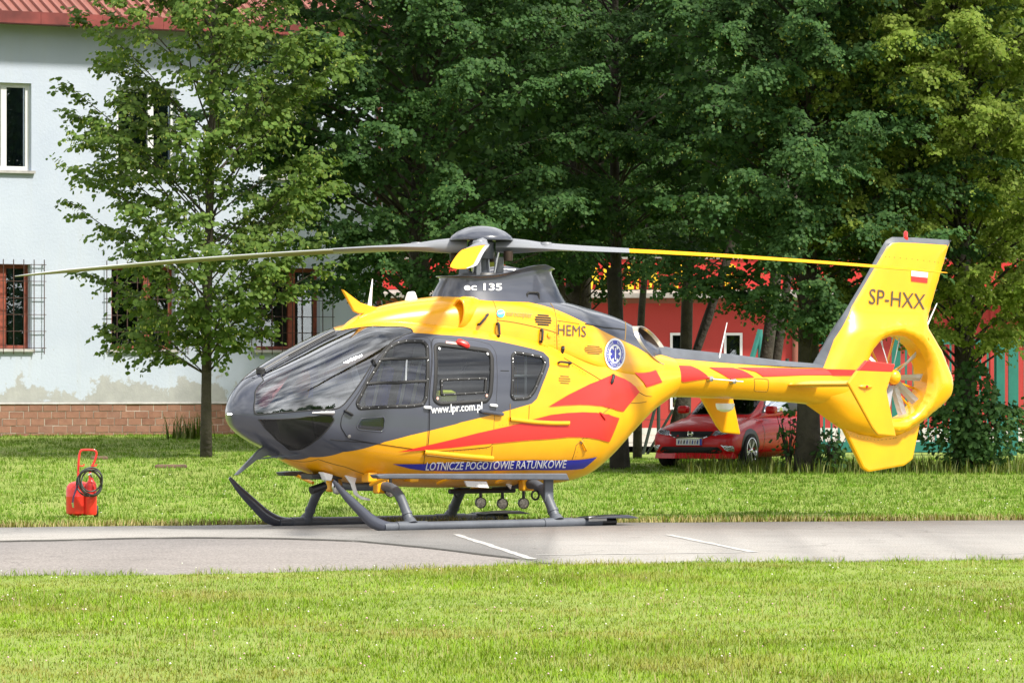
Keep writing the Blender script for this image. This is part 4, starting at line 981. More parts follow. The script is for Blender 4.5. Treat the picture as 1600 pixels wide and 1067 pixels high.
def blades(name, x, y, h, w, mat, lean=.35, r=rng, zoff=0., simple=False):
    n = len(x); z = G(x, y) + zoff; az = r.uniform(0, 2*PI, n); la = r.uniform(0, 2*PI, n); ln = r.uniform(.1, 1, n)*lean*h
    d = np.stack([np.cos(az), np.sin(az), 0*az], 1)*(w/2)[:, None]; P = np.stack([x, y, z-.01], 1)
    tip = P + np.stack([np.cos(la)*ln, np.sin(la)*ln, h], 1); mid = P + np.stack([np.cos(la)*ln*.35, np.sin(la)*ln*.35, h*.6], 1)
    V = np.empty((n, 5, 3)); V[:,0] = P-d; V[:,1] = P+d; V[:,2] = mid+d*.75; V[:,3] = mid-d*.75; V[:,4] = tip
    if simple: V = V[:, [0,1,4]]; F = np.arange(3*n).reshape(-1, 3)
    else: b = np.arange(n)[:, None]*5; F = np.r_[b+np.array([[0,1,2]]), b+np.array([[0,2,3]]), b+np.array([[3,2,4]])]
    nr = np.repeat(vrot_(np.stack([r.normal(0,.28,n), r.normal(0,.28,n)-.15, np.ones(n)], 1)), V.shape[1], 0)
    o = raw(name, V.reshape(-1, 3), F, mat, None, True, nr); o['kind'] = 'stuff'; return o
def scatter(n, y0, y1, pad=.8, clump=0.0, r=rng, xl=None):
    """random ground points in the view wedge, density falling with distance"""
    y = y0 + (y1-y0)*r.random(n)**1.0; hw = y*800/FPX + pad; x = r.uniform(-1, 1, n)*hw
    if clump:
        k = max(8, n//40); j = r.integers(0, k, n); cx, cy = x[:k][j], y[:k][j]; c = r.random(n) < clump
        x = np.where(c, cx + r.normal(0, .05, n), x); y = np.where(c, cy + r.normal(0, .07, n), y)
    return x, y
x, y = scatter(230000, 23.3, 42.3, .6, .45); k = y < near_edge(x) + wob(x, 1) + rng.normal(0, .05, len(x)) + .03; x, y = x[k], y[k]
hf = .75 + .5*np.clip(np.sin(x*.9+1)*np.sin(y*.55)+.3, 0, 1)
o = blades('near_lawn', x, y, rng.uniform(.018,.05,len(x))*hf, rng.uniform(.004,.0075,len(x)), 'grass_near', .9); o['label'] = 'sunlit mown grass in front of the apron'
x, y = scatter(190000, 48.8, 92, 1.5, .4); k = (y > far_edge(x) + wob(x, 2)*.4 + rng.normal(0, .05, len(x)) - .05); x, y = x[k], y[k]
o = blades('far_lawn', x, y, rng.uniform(.03,.075,len(x)), rng.uniform(.009,.016,len(x)), 'grass_far', .8, simple=True); o['label'] = 'green lawn between the apron and the trees'
# straw-coloured stalks, long fringe under the trees, clover heads
x, y = scatter(5200, 23.3, 41, .6); k = y < near_edge(x)-.1; x, y = x[k], y[k]; pk = np.sin(x*.8+2)*np.sin(y*.7+1) + .35*np.sin(x*2.3) > -.15; x, y = x[pk], y[pk]
o = blades('dry_stalks', x, y, rng.uniform(.05,.11,len(x)), rng.uniform(.003,.005,len(x)), 'grass_dry', .4)
n = 5200; x = rng.uniform(3.0, 11, n); y = rng.uniform(76.5, 84, n); k = rng.random(n) < .9
o = blades('long_grass', x, y, rng.uniform(.12,.42,n)*(.4+.6*rng.random(n)), rng.uniform(.010,.018,n), 'grass_long', .4)
xe = rng.uniform(-6, 6.5, 5200); ye = far_edge(xe) + wob(xe, 2)*.4 + np.abs(rng.normal(0, .12, len(xe)))
o = blades('edge_grass', xe, ye, rng.uniform(.05,.13,len(xe)), rng.uniform(.008,.014,len(xe)), 'grass_dry', .5)
xe = rng.uniform(-5.5, 5.2, 2600); ye = near_edge(xe) + wob(xe, 1) + rng.normal(-.06, .14, len(xe)); k = np.sin(xe*3.1)+np.sin(xe*7.3+1) > -.5; xe, ye = xe[k], ye[k]
o = blades('verge_grass', xe, ye, rng.uniform(.02,.08,len(xe)), rng.uniform(.005,.008,len(xe)), 'grass_near', .8)
pmat('clover_white', (.75,.72,.66), .8); pmat('clover_pink', (.62,.38,.42), .8); pmat('dandelion', (.80,.62,.03), .8)
def flowers(name, x, y, h, r, mat):
    n = len(x); z = G(x, y)+h; C = np.stack([x, y, z], 1); oc = np.array([(1,0,0),(-1,0,0),(0,1,0),(0,-1,0),(0,0,1),(0,0,-1)], float)
    V = C[:, None] + oc[None]*r[:, None, None]; f = np.array([(0,2,4),(2,1,4),(1,3,4),(3,0,4),(2,0,5),(1,2,5),(3,1,5),(0,3,5)])
    o = raw(name, V.reshape(-1, 3), (np.arange(n)[:, None, None]*6 + f[None]).reshape(-1, 3), mat); o['kind'] = 'stuff'
for nm, n, mt, yr in (('clover_heads', 170, 'clover_white', (23.5,38)), ('pink_clover_heads', 160, 'clover_pink', (23.5,33)), ('lawn_daisies', 90, 'clover_white', (51,66))):
    x, y = scatter(n, *yr, .5, 0); k = (y < near_edge(x)-.1) | (y > far_edge(x)+.1); x, y = x[k], y[k]
    flowers(nm, x, y, rng.uniform(.05,.10,len(x)), rng.uniform(.004,.0075,len(x))*(1 if yr[0] < 40 else 1.3), mt)

# ================================================================== BUILDINGS, FENCE
# peeling plaster: white wash, bare grey render in patches low on the wall
m, nt, b = nodes_mat('plaster'); tc = N(nt, 'ShaderNodeTexCoord'); v = tc.outputs['Object']; sp = N(nt, 'ShaderNodeSeparateXYZ'); nt.links.new(v, sp.inputs[0])
base_c = ramp(nt, noise_node(nt, v, .8, 6), [(.3, (.385,.435,.53)), (.7, (.435,.485,.57))])
low = maprange(nt, sp.outputs[2], .5, 2.3, .30, -.12)
n1 = noise_node(nt, v, .75, 12, .68); add = N(nt, 'ShaderNodeMath', operation='ADD'); nt.links.new(n1, add.inputs[0]); nt.links.new(low, add.inputs[1])
patch = maprange(nt, add.outputs[0], .675, .70); n2 = noise_node(nt, v, 5.0, 6, .7); fl = maprange(nt, n2, .66, .675)
lowm = maprange(nt, sp.outputs[2], 1.2, 3.4, 1, 0); mu = N(nt, 'ShaderNodeMath', operation='MULTIPLY'); nt.links.new(fl, mu.inputs[0]); nt.links.new(lowm, mu.inputs[1])
mxm = N(nt, 'ShaderNodeMath', operation='MAXIMUM'); nt.links.new(patch, mxm.inputs[0]); nt.links.new(mu.outputs[0], mxm.inputs[1])
grey_c = ramp(nt, noise_node(nt, v, 3, 6), [(.3, (.27,.275,.275)), (.7, (.35,.355,.35))])
cfin = mixc(nt, mxm.outputs[0], base_c, grey_c)
st = N(nt, 'ShaderNodeMapping'); st.inputs['Scale'].default_value = (5, 5, .35); nt.links.new(v, st.inputs[0])
cfin = mixc(nt, maprange(nt, noise_node(nt, st.outputs[0], 1.0, 4), .55, .8, 0, .22), cfin, (.42,.42,.40)); nt.links.new(cfin, b.inputs['Base Color']); b.inputs['Roughness'].default_value = .92
bump_(nt, b, noise_node(nt, v, 18, 6), .25, .02)
pmat('roof_red', (.20,.068,.05), .55, noise=(1.2, .2)); pmat('fascia_red', (.17,.035,.03), .5, noise=(1.6, .55)); pmat('soffit', (.10,.055,.045), .8)
m, nt, b = nodes_mat('brick_mat'); oi = N(nt, 'ShaderNodeObjectInfo'); c = ramp(nt, oi.outputs['Random'], [(0, (.19,.085,.055)), (.35, (.24,.115,.075)), (.7, (.27,.135,.09)), (1, (.21,.11,.08))])
tc = N(nt, 'ShaderNodeTexCoord'); c = mixc(nt, .35, c, ramp(nt, noise_node(nt, geo_pos(nt), 9), [(.3, (.12,.06,.045)), (.7, (.29,.155,.11))])); nt.links.new(c, b.inputs['Base Color']); b.inputs['Roughness'].default_value = .9
bump_(nt, b, noise_node(nt, geo_pos(nt), 40), .4, .01)
pmat('mortar', (.40,.36,.31), .95, noise=(6, .3)); pmat('wood_red', (.24,.055,.032), .6, noise=(9, .35)); pmat('pvc', (.62,.63,.63), .45); pmat('sill_grey', (.36,.35,.34), .8, noise=(5, .25))
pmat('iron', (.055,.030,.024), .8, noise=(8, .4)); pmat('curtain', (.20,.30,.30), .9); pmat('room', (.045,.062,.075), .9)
glass('pane_glass', (.75,.80,.80), 1.9)
BA = Vector((gx(0, 87.5), 87.5, 0)); BE = Vector((math.cos(math.radians(30)), math.sin(math.radians(30)), 0)); BNRM = Vector((BE.y, -BE.x, 0))
bw = empty('white_building', (BA.x, BA.y, 0.52), math.radians(30)); tag(bw, 'two storey white plastered building with peeling patches and red metal roof', 'building')
# local axes: x along the facade (away to the right), y into the building, z up from its ground line
def bs(px): m_ = (px-800)/FPX; return (m_*BA.y - BA.x)/(BE.x - m_*BE.y)
def bz(py, s): return EYE - (py-YHOR)/FPX*(BA.y + s*BE.y) - .52
S0, S1 = bs(-330), bs(598); ZT_ = bz(36.5, 0); ZP = bz(629, 0)
wins = []
for x0, x1 in ((-52,48),(174,273),(400,500)): wins.append((bs(x0), bs(x1), bz(545, bs(x1)*0), bz(413, 0), 'low'))
for x0, x1 in ((-52,49),(182,276),(408,502)): wins.append((bs(x0), bs(x1), bz(266, 0), bz(129, 0), 'up'))
ss = sorted({S0, S1, *[w[0] for w in wins], *[w[1] for w in wins]}); zz = sorted({ZP, ZT_, *[w[2] for w in wins], *[w[3] for w in wins]})
mb = MB()
for i in range(len(ss)-1):
    for j in range(len(zz)-1):
        cs_, cz_ = (ss[i]+ss[i+1])/2, (zz[j]+zz[j+1])/2
        if not any(w[0] < cs_ < w[1] and w[2] < cz_ < w[3] for w in wins): mb.add([(ss[i],0,zz[j]),(ss[i+1],0,zz[j]),(ss[i+1],0,zz[j+1]),(ss[i],0,zz[j+1])], [(0,1,2,3)])
for s0, s1, z0, z1, _ in wins:
    for q in (((s0,z0),(s0,z1)),((s1,z1),(s1,z0)),((s0,z1),(s1,z1)),((s1,z0),(s0,z0))): mb.add([(q[0][0],0,q[0][1]),(q[1][0],0,q[1][1]),(q[1][0],.28,q[1][1]),(q[0][0],.28,q[0][1])], [(0,1,2,3)])
mb.add([(S1,0,ZP-.7),(S1,9,ZP-.7),(S1,9,ZT_),(S1,0,ZT_),(S1,4.5,ZT_+2.4)], [(0,1,2,3),(3,2,4)]); mb.add([(S0,9,-.5),(S1,9,-.5),(S1,9,ZT_),(S0,9,ZT_)], [(0,1,2,3)]); mb.add([(S0,0,-.5),(S0,9,-.5),(S0,9,ZT_),(S0,0,ZT_)], [(0,1,2,3)])
mb.build('wall', 'plaster', bw)
MB().box((S0,-.006,-.6),(S1-.001,.25,ZP)).build('plinth', 'mortar', bw)
MB().prism([(.0,ZP+.0),(-.035,ZP-.015),(-.035,ZP-.03),(0.03,ZP-.03)], S0, S1, 'yz').build('plinth_ledge', 'sill_grey', bw)
pl = bw.children[[c.name.split('.')[0] for c in bw.children].index('plinth')]
bl_, bh_ = .30, (ZP-.03+.04)/5
bms = []
for k in range(4):
    mb_ = MB(); j_ = lambda: random.uniform(-.004,.004); mb_.box((.006+j_(),-.014+j_(),.006),(bl_-.008+j_(),.05,bh_-.007+j_())); o_ = mb_.build('brick', 'brick_mat', None); bms.append(o_.data); bpy.data.objects.remove(o_)
for r_ in range(5):
    s = S0 + (0 if S0 > -3 else 0); s = bs(-20) - (.13 if r_ % 2 else 0) + random.uniform(-.03,.03)
    while s < bs(430):
        o_ = bpy.data.objects.new('brick', random.choice(bms)); COL.objects.link(o_); o_.parent = pl; o_.location = (s, random.uniform(-.005,.004), -.04 + r_*bh_); s += bl_
for s0, s1, z0, z1, kd in wins:
    low_ = kd == 'low'; wr = empty('window', (0,0,0)); wr.parent = bw; fm = 'wood_red' if low_ else 'pvc'; yy = .14 if low_ else .10; t = .075 if low_ else .085
    if low_: wr['label'] = 'barred window with red wooden frame'
    mb = MB(); 
    for lo, hi in (((s0,z0),(s0+t,z1)),((s1-t,z0),(s1,z1)),((s0+t,z1-t),(s1-t,z1)),((s0+t,z0),(s1-t,z0+t))): mb.box((lo[0],yy,lo[1]),(hi[0],yy+.07,hi[1]))
    sm = s0 + (s1-s0)*.60; mb.box((sm-.075,yy-.012,z0+t),(sm+.075,yy+.06,z1-t)) if low_ else mb.box((sm-.06,yy-.005,z0+t),(sm+.06,yy+.06,z1-t))
    mb.build('window_frame', fm, wr)
    for p0, p1 in ((s0+t, sm-.07),(sm+.07, s1-t)):
        MB().box((p0+.001,yy+.03,z0+t),(p1-.001,yy+.04,z1-t)).build('window_pane', 'pane_glass', wr)
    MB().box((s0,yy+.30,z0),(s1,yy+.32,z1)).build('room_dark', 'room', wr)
    if low_:
        MB().box((s1-.35,yy+.14,z0+.05),(s1-.02,yy+.16,z1-.05)).build('curtain', 'curtain', wr)
    MB().box((s0-.06,-.07,z0-.055),(s1+.06,.14,z0-.001)).build('window_sill', 'sill_grey', wr)
    if low_:
        gr = empty('window_grille', (0,0,0)); gr.parent = bw; a0, a1 = s0-.13, s1+.26; nb = 9
        for k in range(nb): q = a0 + (a1-a0)*k/(nb-1); MB().box((q-.007,-.075,z0-.10),(q+.007,-.061,z1+.10)).build('grille_bar', 'iron', gr)
        for k in range(6): q = z0 + .02 + (z1-z0-.02)*k/5; MB().box((a0-.05,-.060,q-.006),(a1+.05,-.048,q+.006)).build('grille_rail', 'iron', gr)
        for q in (a0, a1):
            for h_ in (z0+.02, z1): MB().box((q-.008,-.047,h_-.008),(q+.008,.0,h_+.008)).build('grille_anchor', 'iron', gr)
# roof
RZ = ZT_; pitch = math.tan(math.radians(28)); rf = MB().prism([(-.42,RZ+.10),(-.42,RZ+.13),(4.6,RZ+.13+5.02*pitch),(4.6,RZ+.10+5.02*pitch)], S0-.3, S1+.25, 'yz').build('roof', 'roof_red', bw)
s = S0-.25; ribm = None
while s < S1+.15:
    if ribm is None:
        o_ = MB().prism([(-.035,0),(-.020,.045),(.020,.045),(.035,0)], 0, 5.6, 'xz', Matrix.Rotation(math.radians(28),4,'X')).build('roof_rib', 'roof_red', rf); ribm = o_.data
    else:
        o_ = bpy.data.objects.new('roof_rib', ribm); COL.objects.link(o_); o_.parent = rf
    o_.location = (s, -.44, RZ+.128); s += .215
seg = S0-.3; gl = .0
while seg < S1+.2:
    e_ = min(seg + 1.32, S1+.25); o_ = MB().prism([(-.56,RZ+.20),(-.56,RZ-.03),(-.53,RZ-.05),(-.44,RZ-.05),(-.42,RZ-.02),(-.42,RZ+.09),(-.44,RZ+.09),(-.45,RZ-.02),(-.53,RZ-.02),(-.545,RZ+.20)], seg+.003, e_-.003, 'yz').build('gutter', 'fascia_red', bw); seg = e_
MB().box((S0-.3,-.44,RZ-.018),(S1+.25,.0,RZ-.002)).build('soffit_board', 'soffit', bw)
MB().tube([(S1-.12,-.06,0),(S1-.12,-.06,RZ-.2),(S1-.12,-.48,RZ-.05)], .05, 10).build('downpipe', 'fascia_red', bw, True)

# red shop building far behind the trees
pmat('wall_red', (.36,.032,.026), .8, noise=(.7, .10), bump=(20, .2, .01)); pmat('sign_red', (.46,.018,.015), .55); pmat('sign_yellow', (.85,.52,.015), .5); pmat('ledge', (.27,.25,.23), .8, noise=(3, .3)); pmat('brown_band', (.22,.075,.05), .8); pmat('plinth_pale', (.55,.54,.52), .9, noise=(3,.2))
RD = 124.0; rb = empty('red_shop_building', (0, RD, 0)); tag(rb, 'long low red shop building behind the trees with yellow sign letters', 'building')
rx0, rx1 = gx(560, RD), gx(1760, RD); zr = lambda py: gz(py, RD)
rwins = [(gx(1047,RD),gx(1068,RD),zr(640),zr(520)), (gx(1131,RD),gx(1160,RD),zr(640),zr(520)), (gx(905,RD),gx(930,RD),zr(640),zr(520))]
ss = sorted({rx0, rx1, *[w[0] for w in rwins], *[w[1] for w in rwins]}); z0_, z1_ = zr(640), zr(520); mb = MB()
for i in range(len(ss)-1):
    c_ = (ss[i]+ss[i+1])/2
    for a_, b_ in ((-.2, z0_), (z0_, z1_), (z1_, zr(474))):
        if (a_, b_) == (z0_, z1_) and any(w[0] < c_ < w[1] for w in rwins): continue
        mb.add([(ss[i],0,a_),(ss[i+1],0,a_),(ss[i+1],0,b_),(ss[i],0,b_)], [(0,1,2,3)])
mb.add([(rx0,0,-.2),(rx0,8,-.2),(rx0,8,zr(405)),(rx0,0,zr(405))], [(0,1,2,3)]); mb.add([(rx1,0,-.2),(rx1,8,-.2),(rx1,8,zr(405)),(rx1,0,zr(405))], [(0,1,2,3)]); mb.add([(rx0,8,-.2),(rx1,8,-.2),(rx1,8,zr(405)),(rx0,8,zr(405))], [(0,1,2,3)])
mb.build('wall', 'wall_red', rb)
MB().box((rx0,-.06,zr(474)),(rx1,.2,zr(466))).build('brown_band', 'brown_band', rb)
MB().prism([(-.75,zr(466)),(-.75,zr(459)),(.0,zr(452)),(.0,zr(466))], rx0, rx1, 'yz').build('canopy_ledge', 'ledge', rb)
MB().box((rx0,-.10,zr(452)),(rx1,.3,zr(405))).build('sign_board', 'sign_red', rb)
MB().box((rx0,-.05,-.25),(rx1,.0,.35)).build('plinth', 'plinth_pale', rb)
MB().box((rx0-.2,-.15,zr(405)),(rx1+.2,8,zr(402))).build('flat_roof', 'ledge', rb)
for w in rwins:
    wr = empty('window', (0,0,0)); wr.parent = rb
    mb = MB(); t = .07
    for lo, hi in (((w[0],w[2]),(w[0]+t,w[3])),((w[1]-t,w[2]),(w[1],w[3])),((w[0]+t,w[3]-t),(w[1]-t,w[3])),((w[0]+t,w[2]),(w[1]-t,w[2]+t))): mb.box((lo[0],-.04,lo[1]),(hi[0],.05,hi[1]))
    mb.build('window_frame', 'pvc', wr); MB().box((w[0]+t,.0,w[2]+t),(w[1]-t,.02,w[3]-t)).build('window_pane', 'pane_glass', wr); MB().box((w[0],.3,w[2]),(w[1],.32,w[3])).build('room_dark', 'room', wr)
def sign(s, px0, px1, py0, py1):
    V_, F_ = text_mesh(s, .035); x0_, x1_ = V_[:,0].min(), V_[:,0].max(); y0_, y1_ = V_[:,1].min(), V_[:,1].max()
    X_ = gx(px0,RD) + (gx(px1,RD)-gx(px0,RD))*(V_[:,0]-x0_)/(x1_-x0_); Z_ = zr(py1) + (zr(py0)-zr(py1))*(V_[:,1]-y0_)/(y1_-y0_); n = len(V_)
    P = np.r_[np.stack([X_, 0*X_-.18, Z_], 1), np.stack([X_, 0*X_-.102, Z_], 1)]
    ed = {}
    for f in F_:
        for a, b in ((f[0],f[1]),(f[1],f[2]),(f[2],f[0])): ed[(a,b)] = 1
    sd2 = [(a,b,b+n) for a, b in ed if (b,a) not in ed] + [(a,b+n,a+n) for a, b in ed if (b,a) not in ed]
    raw('sign_letter', P, np.r_[F_, np.array(sd2)], 'sign_yellow', rb, None)
for ch, a_, b_ in (('A',921,938),('R',943,960),('E',977,990),('N',994,1010),('A',1013,1031),('P',1054,1070),('S',1132,1150)): sign(ch, a_, b_, 413, 452)
MB().tube([(gx(1243,RD),-.1,0),(gx(1243,RD),-.1,zr(474))], .10, 10).build('downpipe', 'brown_band', rb, True)
for px in range(1462, 1700, 22):
    MB().box((gx(px,RD)-.05,-.05,.35),(gx(px,RD)+.05,-.001,zr(474))).build('wall_batten', 'wall_red', rb)

# teal railing fence in front of it
pmat('teal', (.018,.16,.135), .5, noise=(3, .15))
FD = 96.0; fz = lambda py: gz(py, FD); fx = lambda px: gx(px, FD)
fe = empty('railing_fence', (0, FD, 0)); tag(fe, 'teal metal railing with upright bars behind the tail of the helicopter', 'fence')
for a_, b_ in ((1272,1330),(1400,1700)):
    MB().box((fx(a_),-.03,fz(538)),(fx(b_),.03,fz(530))).build('top_rail', 'teal', fe); MB().box((fx(a_),-.04,fz(706)),(fx(b_),.04,fz(690))).build('bottom_rail', 'teal', fe)
barm = None
for a_, b_ in ((1276,1330),(1404,1700)):
    px = a_
    while px < b_:
        if barm is None: o_ = MB().box((-.022,-.02,fz(690)),(.022,.02,fz(538))).build('fence_bar', 'teal', fe); barm = o_.data
        else: o_ = bpy.data.objects.new('fence_bar', barm); COL.objects.link(o_); o_.parent = fe
        o_.location = (fx(px), 0, 0); px += 11.6
for px in (1400, 1563, 1582): MB().box((fx(px)-.09,-.09,-.1),(fx(px)+.09,.09,fz(520))).build('fence_post', 'teal', fe)
mf_ = empty('wire_fence', (0, 97.5, 0)); tag(mf_, 'dark wire fence with braced posts behind the nose of the red car', 'fence'); pmat('post_dark', (.02,.03,.026), .7)
wx = lambda px: gx(px, 97.5); wz = lambda py: gz(py, 97.5)
for px in (945, 1029, 1120, 1230): MB().tube([(wx(px),0,-.05),(wx(px),0,wz(560))], .04, 8).build('fence_post', 'post_dark', mf_, True)
MB().tube([(wx(1003),.0,-.05),(wx(1028),0,wz(620))], .035, 8).build('brace', 'post_dark', mf_, True); MB().tube([(wx(1008),.2,-.05),(wx(1052),.1,wz(640))], .03, 8).build('brace', 'post_dark', mf_, True)
for z_ in (.3,.8,1.3,1.8): MB().tube([(wx(900),0,z_),(wx(1270),0,z_)], .006, 4).build('wire', 'post_dark', mf_)
st_ = empty('steel_stair', (0, 112, 0)); tag(st_, 'teal sloping stair rail against the red shop wall', 'stair')
MB().tube([(gx(1152,112),0,gz(640,112)),(gx(1188,112),0,gz(515,112))], .07, 8).build('stair_string', 'teal', st_, True); MB().tube([(gx(1188,112),0,-.1),(gx(1188,112),0,gz(515,112))], .06, 8).build('stair_post', 'teal', st_, True)
o = setting(raw('gravel_path', [(-4,100,.20),(60,100,.05),(60,123,.05),(-4,123,.20)], [(0,1,2,3)], 'gravel_mat')); 

# ================================================================== TREES
pmat('bark', (.040,.034,.026), .95, noise=(5, .35), bump=(14, .9, .04)); pmat('bark_pale', (.050,.042,.031), .95, noise=(5, .3), bump=(14, .9, .04))
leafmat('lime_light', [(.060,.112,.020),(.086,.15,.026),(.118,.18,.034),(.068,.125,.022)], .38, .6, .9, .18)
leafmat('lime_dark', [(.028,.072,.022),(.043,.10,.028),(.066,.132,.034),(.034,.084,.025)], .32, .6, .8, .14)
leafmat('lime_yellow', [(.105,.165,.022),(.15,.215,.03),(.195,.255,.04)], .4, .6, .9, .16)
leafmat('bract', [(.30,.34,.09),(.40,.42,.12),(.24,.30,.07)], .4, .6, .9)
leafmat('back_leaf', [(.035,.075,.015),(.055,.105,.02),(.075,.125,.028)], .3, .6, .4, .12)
def vrot(v): return v/np.maximum(np.linalg.norm(v, axis=-1, keepdims=True), 1e-9)
LEAF = np.array([(0,0,0),(.34,.46,-.06),(.72,.36,-.10),(1.0,0,-.16),(.72,-.36,-.10),(.34,-.46,-.06)])       # lime leaf: broad heart with a point, folded along the rib
LEAFF = np.array([(0,1,2),(0,2,3),(0,3,4),(0,4,5)])
LEAF4 = np.array([(0,0,0),(.42,.47,-.06),(1.0,0,-.15),(.42,-.47,-.06)]); LEAF4F = np.array([(0,1,2),(0,2,3)])
def leaves_mesh(name, pos, dirv, nrm, size, mat, parent, shape=LEAF4, faces=LEAF4F, wid=1.0):
    d = vrot(dirv); s = vrot(np.cross(nrm, d)); n = np.cross(d, s); V = pos[:, None] + size[:, None, None]*(shape[None,:,0:1]*d[:,None] + wid*shape[None,:,1:2]*s[:,None] + shape[None,:,2:3]*n[:,None])
    k = len(shape); F = (np.arange(len(pos))[:, None, None]*k + faces[None]).reshape(-1, 3)
    return raw(name, V.reshape(-1, 3), F, mat, parent)
def lime(name, label, base, z0, z1, R, tr, nb, mat, seed, lean=(0,0), flower=.0, leaf=.088, group='lime trees', droop=.45, up=(.25,.55), perspray=20, front=.75, center=None, bark='bark', low_t=.30, spray_len=.62, squash=1.0, stems=1, az_bias=None, zpow=1.0, shape_pow=.6, dens_s=10):
    r = np.random.default_rng(seed); rr = random.Random(seed)
    root = empty(name, base); tag(root, label, 'tree', group)
    top = Vector((lean[0]*z1, lean[1]*z1, z1))
    def axis(z): t = z/z1; return np.array([lean[0]*z + .12*(math.sin(3*t+seed)-math.sin(seed)), lean[1]*z + .12*(math.cos(2.3*t+seed)-math.cos(seed)), z])
    k = 12; P = [axis(z1*.96*i/(k-1)) for i in range(k)]; P[0][2] = -.15
    rad = [tr*(1.25 if i == 0 else 1)*(1-.85*(i/(k-1))**1.1) + .012 for i in range(k)]
    mb = MB(); mb.tube(P, rad, 10); mb.build('trunk', bark, root, True, angle=180)
    br = MB(); pos_s, dir_s, len_s = [], [], []
    for b in range(nb):
        q = (b + rr.random())/nb; zt = z0 + (z1-z0)*q**zpow
        prof = max(.12, (1-((zt-(z0*.55+z1*.45))/((z1-z0)*.56))**2))**shape_pow if abs(zt-(z0*.55+z1*.45)) < (z1-z0)*.56 else .12
        az = rr.uniform(0, 2*PI)
        if rr.random() < front: az = -PI/2 + rr.gauss(0, .95)                      # most of the visible crown faces the field
        L_ = R*prof*rr.uniform(.72, 1.10)*(squash if abs(math.sin(az)) > .7 else 1)
        zb = max(min(z0, zt)*.72, zt - L_*rr.uniform(*up)); a = axis(zb); h = np.array([math.cos(az), math.sin(az), 0])
        rise = (zt-zb) + L_*droop*.75; ts = np.linspace(0, 1, 9); pts = a + np.outer(ts*L_, h) + np.outer(rise*ts - L_*droop*.75*ts**2.2, (0,0,1)) + np.outer(np.sin(ts*PI)*rr.uniform(-.15,.15)*L_, (-h[1], h[0], 0))
        r0 = max(.008, (.0055 if tr < .12 else .008)*L_)
        br.tube(pts, [r0*(1-.9*t) + .004 for t in ts], 5, cap=False)
        ns = max(6, int(L_*dens_s)); t_ = low_t + (1-low_t)*r.random(ns)**.8; idx = t_*8; i0 = np.minimum(idx.astype(int), 7); f = (idx-i0)[:, None]
        sp_ = pts[i0]*(1-f) + pts[i0+1]*f; tan = vrot(pts[i0+1]-pts[i0]); sd = np.stack([-tan[:,1], tan[:,0], 0*tan[:,0]], 1)*np.where(r.random(ns) < .5, 1, -1)[:, None]
        dd = vrot(tan*r.uniform(.3,1.0,(ns,1)) + sd*r.uniform(.1,1.0,(ns,1)) + np.array([0,0,1])*r.uniform(-.40,.55,(ns,1)))
        pos_s.append(sp_); dir_s.append(dd); len_s.append(spray_len*r.uniform(.5,1.15,ns)*(1.1-.35*t_))
    br.build('branches', bark, root, True, angle=180)
    S = np.concatenate(pos_s); Dv = np.concatenate(dir_s); Ln = np.concatenate(len_s); n = perspray
    tt = (np.arange(n)+.5)/n; tt = tt[None] + r.normal(0, .02, (len(S), n))
    sidev = vrot(np.stack([-Dv[:,1], Dv[:,0], 0*Dv[:,0]], 1)); sg = np.where(np.arange(n) % 2, 1., -1.)
    pos = S[:,None] + Dv[:,None]*(Ln[:,None]*tt)[...,None] + np.array([0,0,-1])*(.38*Ln[:,None]*tt**2)[...,None] + sidev[:,None]*(sg[None]*.035)[...,None] + r.normal(0,.022,(len(S),n,3))
    ld = Dv[:,None]*.45 + sidev[:,None]*(sg*.75)[None,:,None] + np.array([0,0,-.62]) + r.normal(0,.28,(len(S),n,3))
    nm = np.array([0.10,-.55,.8]) + .25*Dv[:,None] + r.normal(0,.33,(len(S),n,3))
    pos, ld, nm = pos.reshape(-1,3), ld.reshape(-1,3), nm.reshape(-1,3); sz = leaf*r.uniform(.5,1.25,len(pos))
    leaves_mesh('crown', pos, ld, nm, sz, mat, root, *((LEAF, LEAFF) if tr < .1 else (LEAF4, LEAF4F)))
    ni = 5200 if tr > .12 else 0                                                  # shaded leaves deep inside the crown
    if ni:
        q = vrot(r.normal(0,1,(ni,3)))*r.random((ni,1))**.45; zc_ = (z0+z1)/2; pi_ = q*np.array([R*.72, R*.6, (z1-z0)*.50]) + np.array([lean[0]*zc_, lean[1]*zc_ + R*.25, zc_ + .2])
        leaves_mesh('inner_foliage', pi_, r.normal(0,1,(ni,3)) + np.array([0,0,-.6]), np.array([0,-.5,.7]) + r.normal(0,.5,(ni,3)), .17*r.uniform(.7,1.3,ni), mat, root)
    if flower:
        k = r.random(len(pos)) < flower; p = pos[k] + np.array([0,0,-.03]) + r.normal(0,.03,(k.sum(),3))
        o = leaves_mesh('blossom', p, np.array([0,0,-1.]) + r.normal(0,.45,(k.sum(),3)), np.array([0,-1.,.4]) + r.normal(0,.5,(k.sum(),3)), leaf*.62*r.uniform(.7,1.2,k.sum()), 'bract', root, wid=.55); o['kind'] = 'stuff'
    return root
def at_(px, d, py=None):
    x = gx(px, d); return (x, d, Gf(x, d))
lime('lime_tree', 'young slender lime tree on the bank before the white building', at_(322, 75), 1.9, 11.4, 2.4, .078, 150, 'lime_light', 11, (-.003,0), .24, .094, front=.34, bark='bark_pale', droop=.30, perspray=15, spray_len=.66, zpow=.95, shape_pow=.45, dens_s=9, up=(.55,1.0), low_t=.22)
lime('lime_tree', 'broad dark lime tree rising behind the rotor hub, nearest the white building', at_(655, 79), 2.9, 11.5, 4.0, .22, 150, 'lime_dark', 23, (.0,0), .03, .080, droop=.5, perspray=21, dens_s=12)
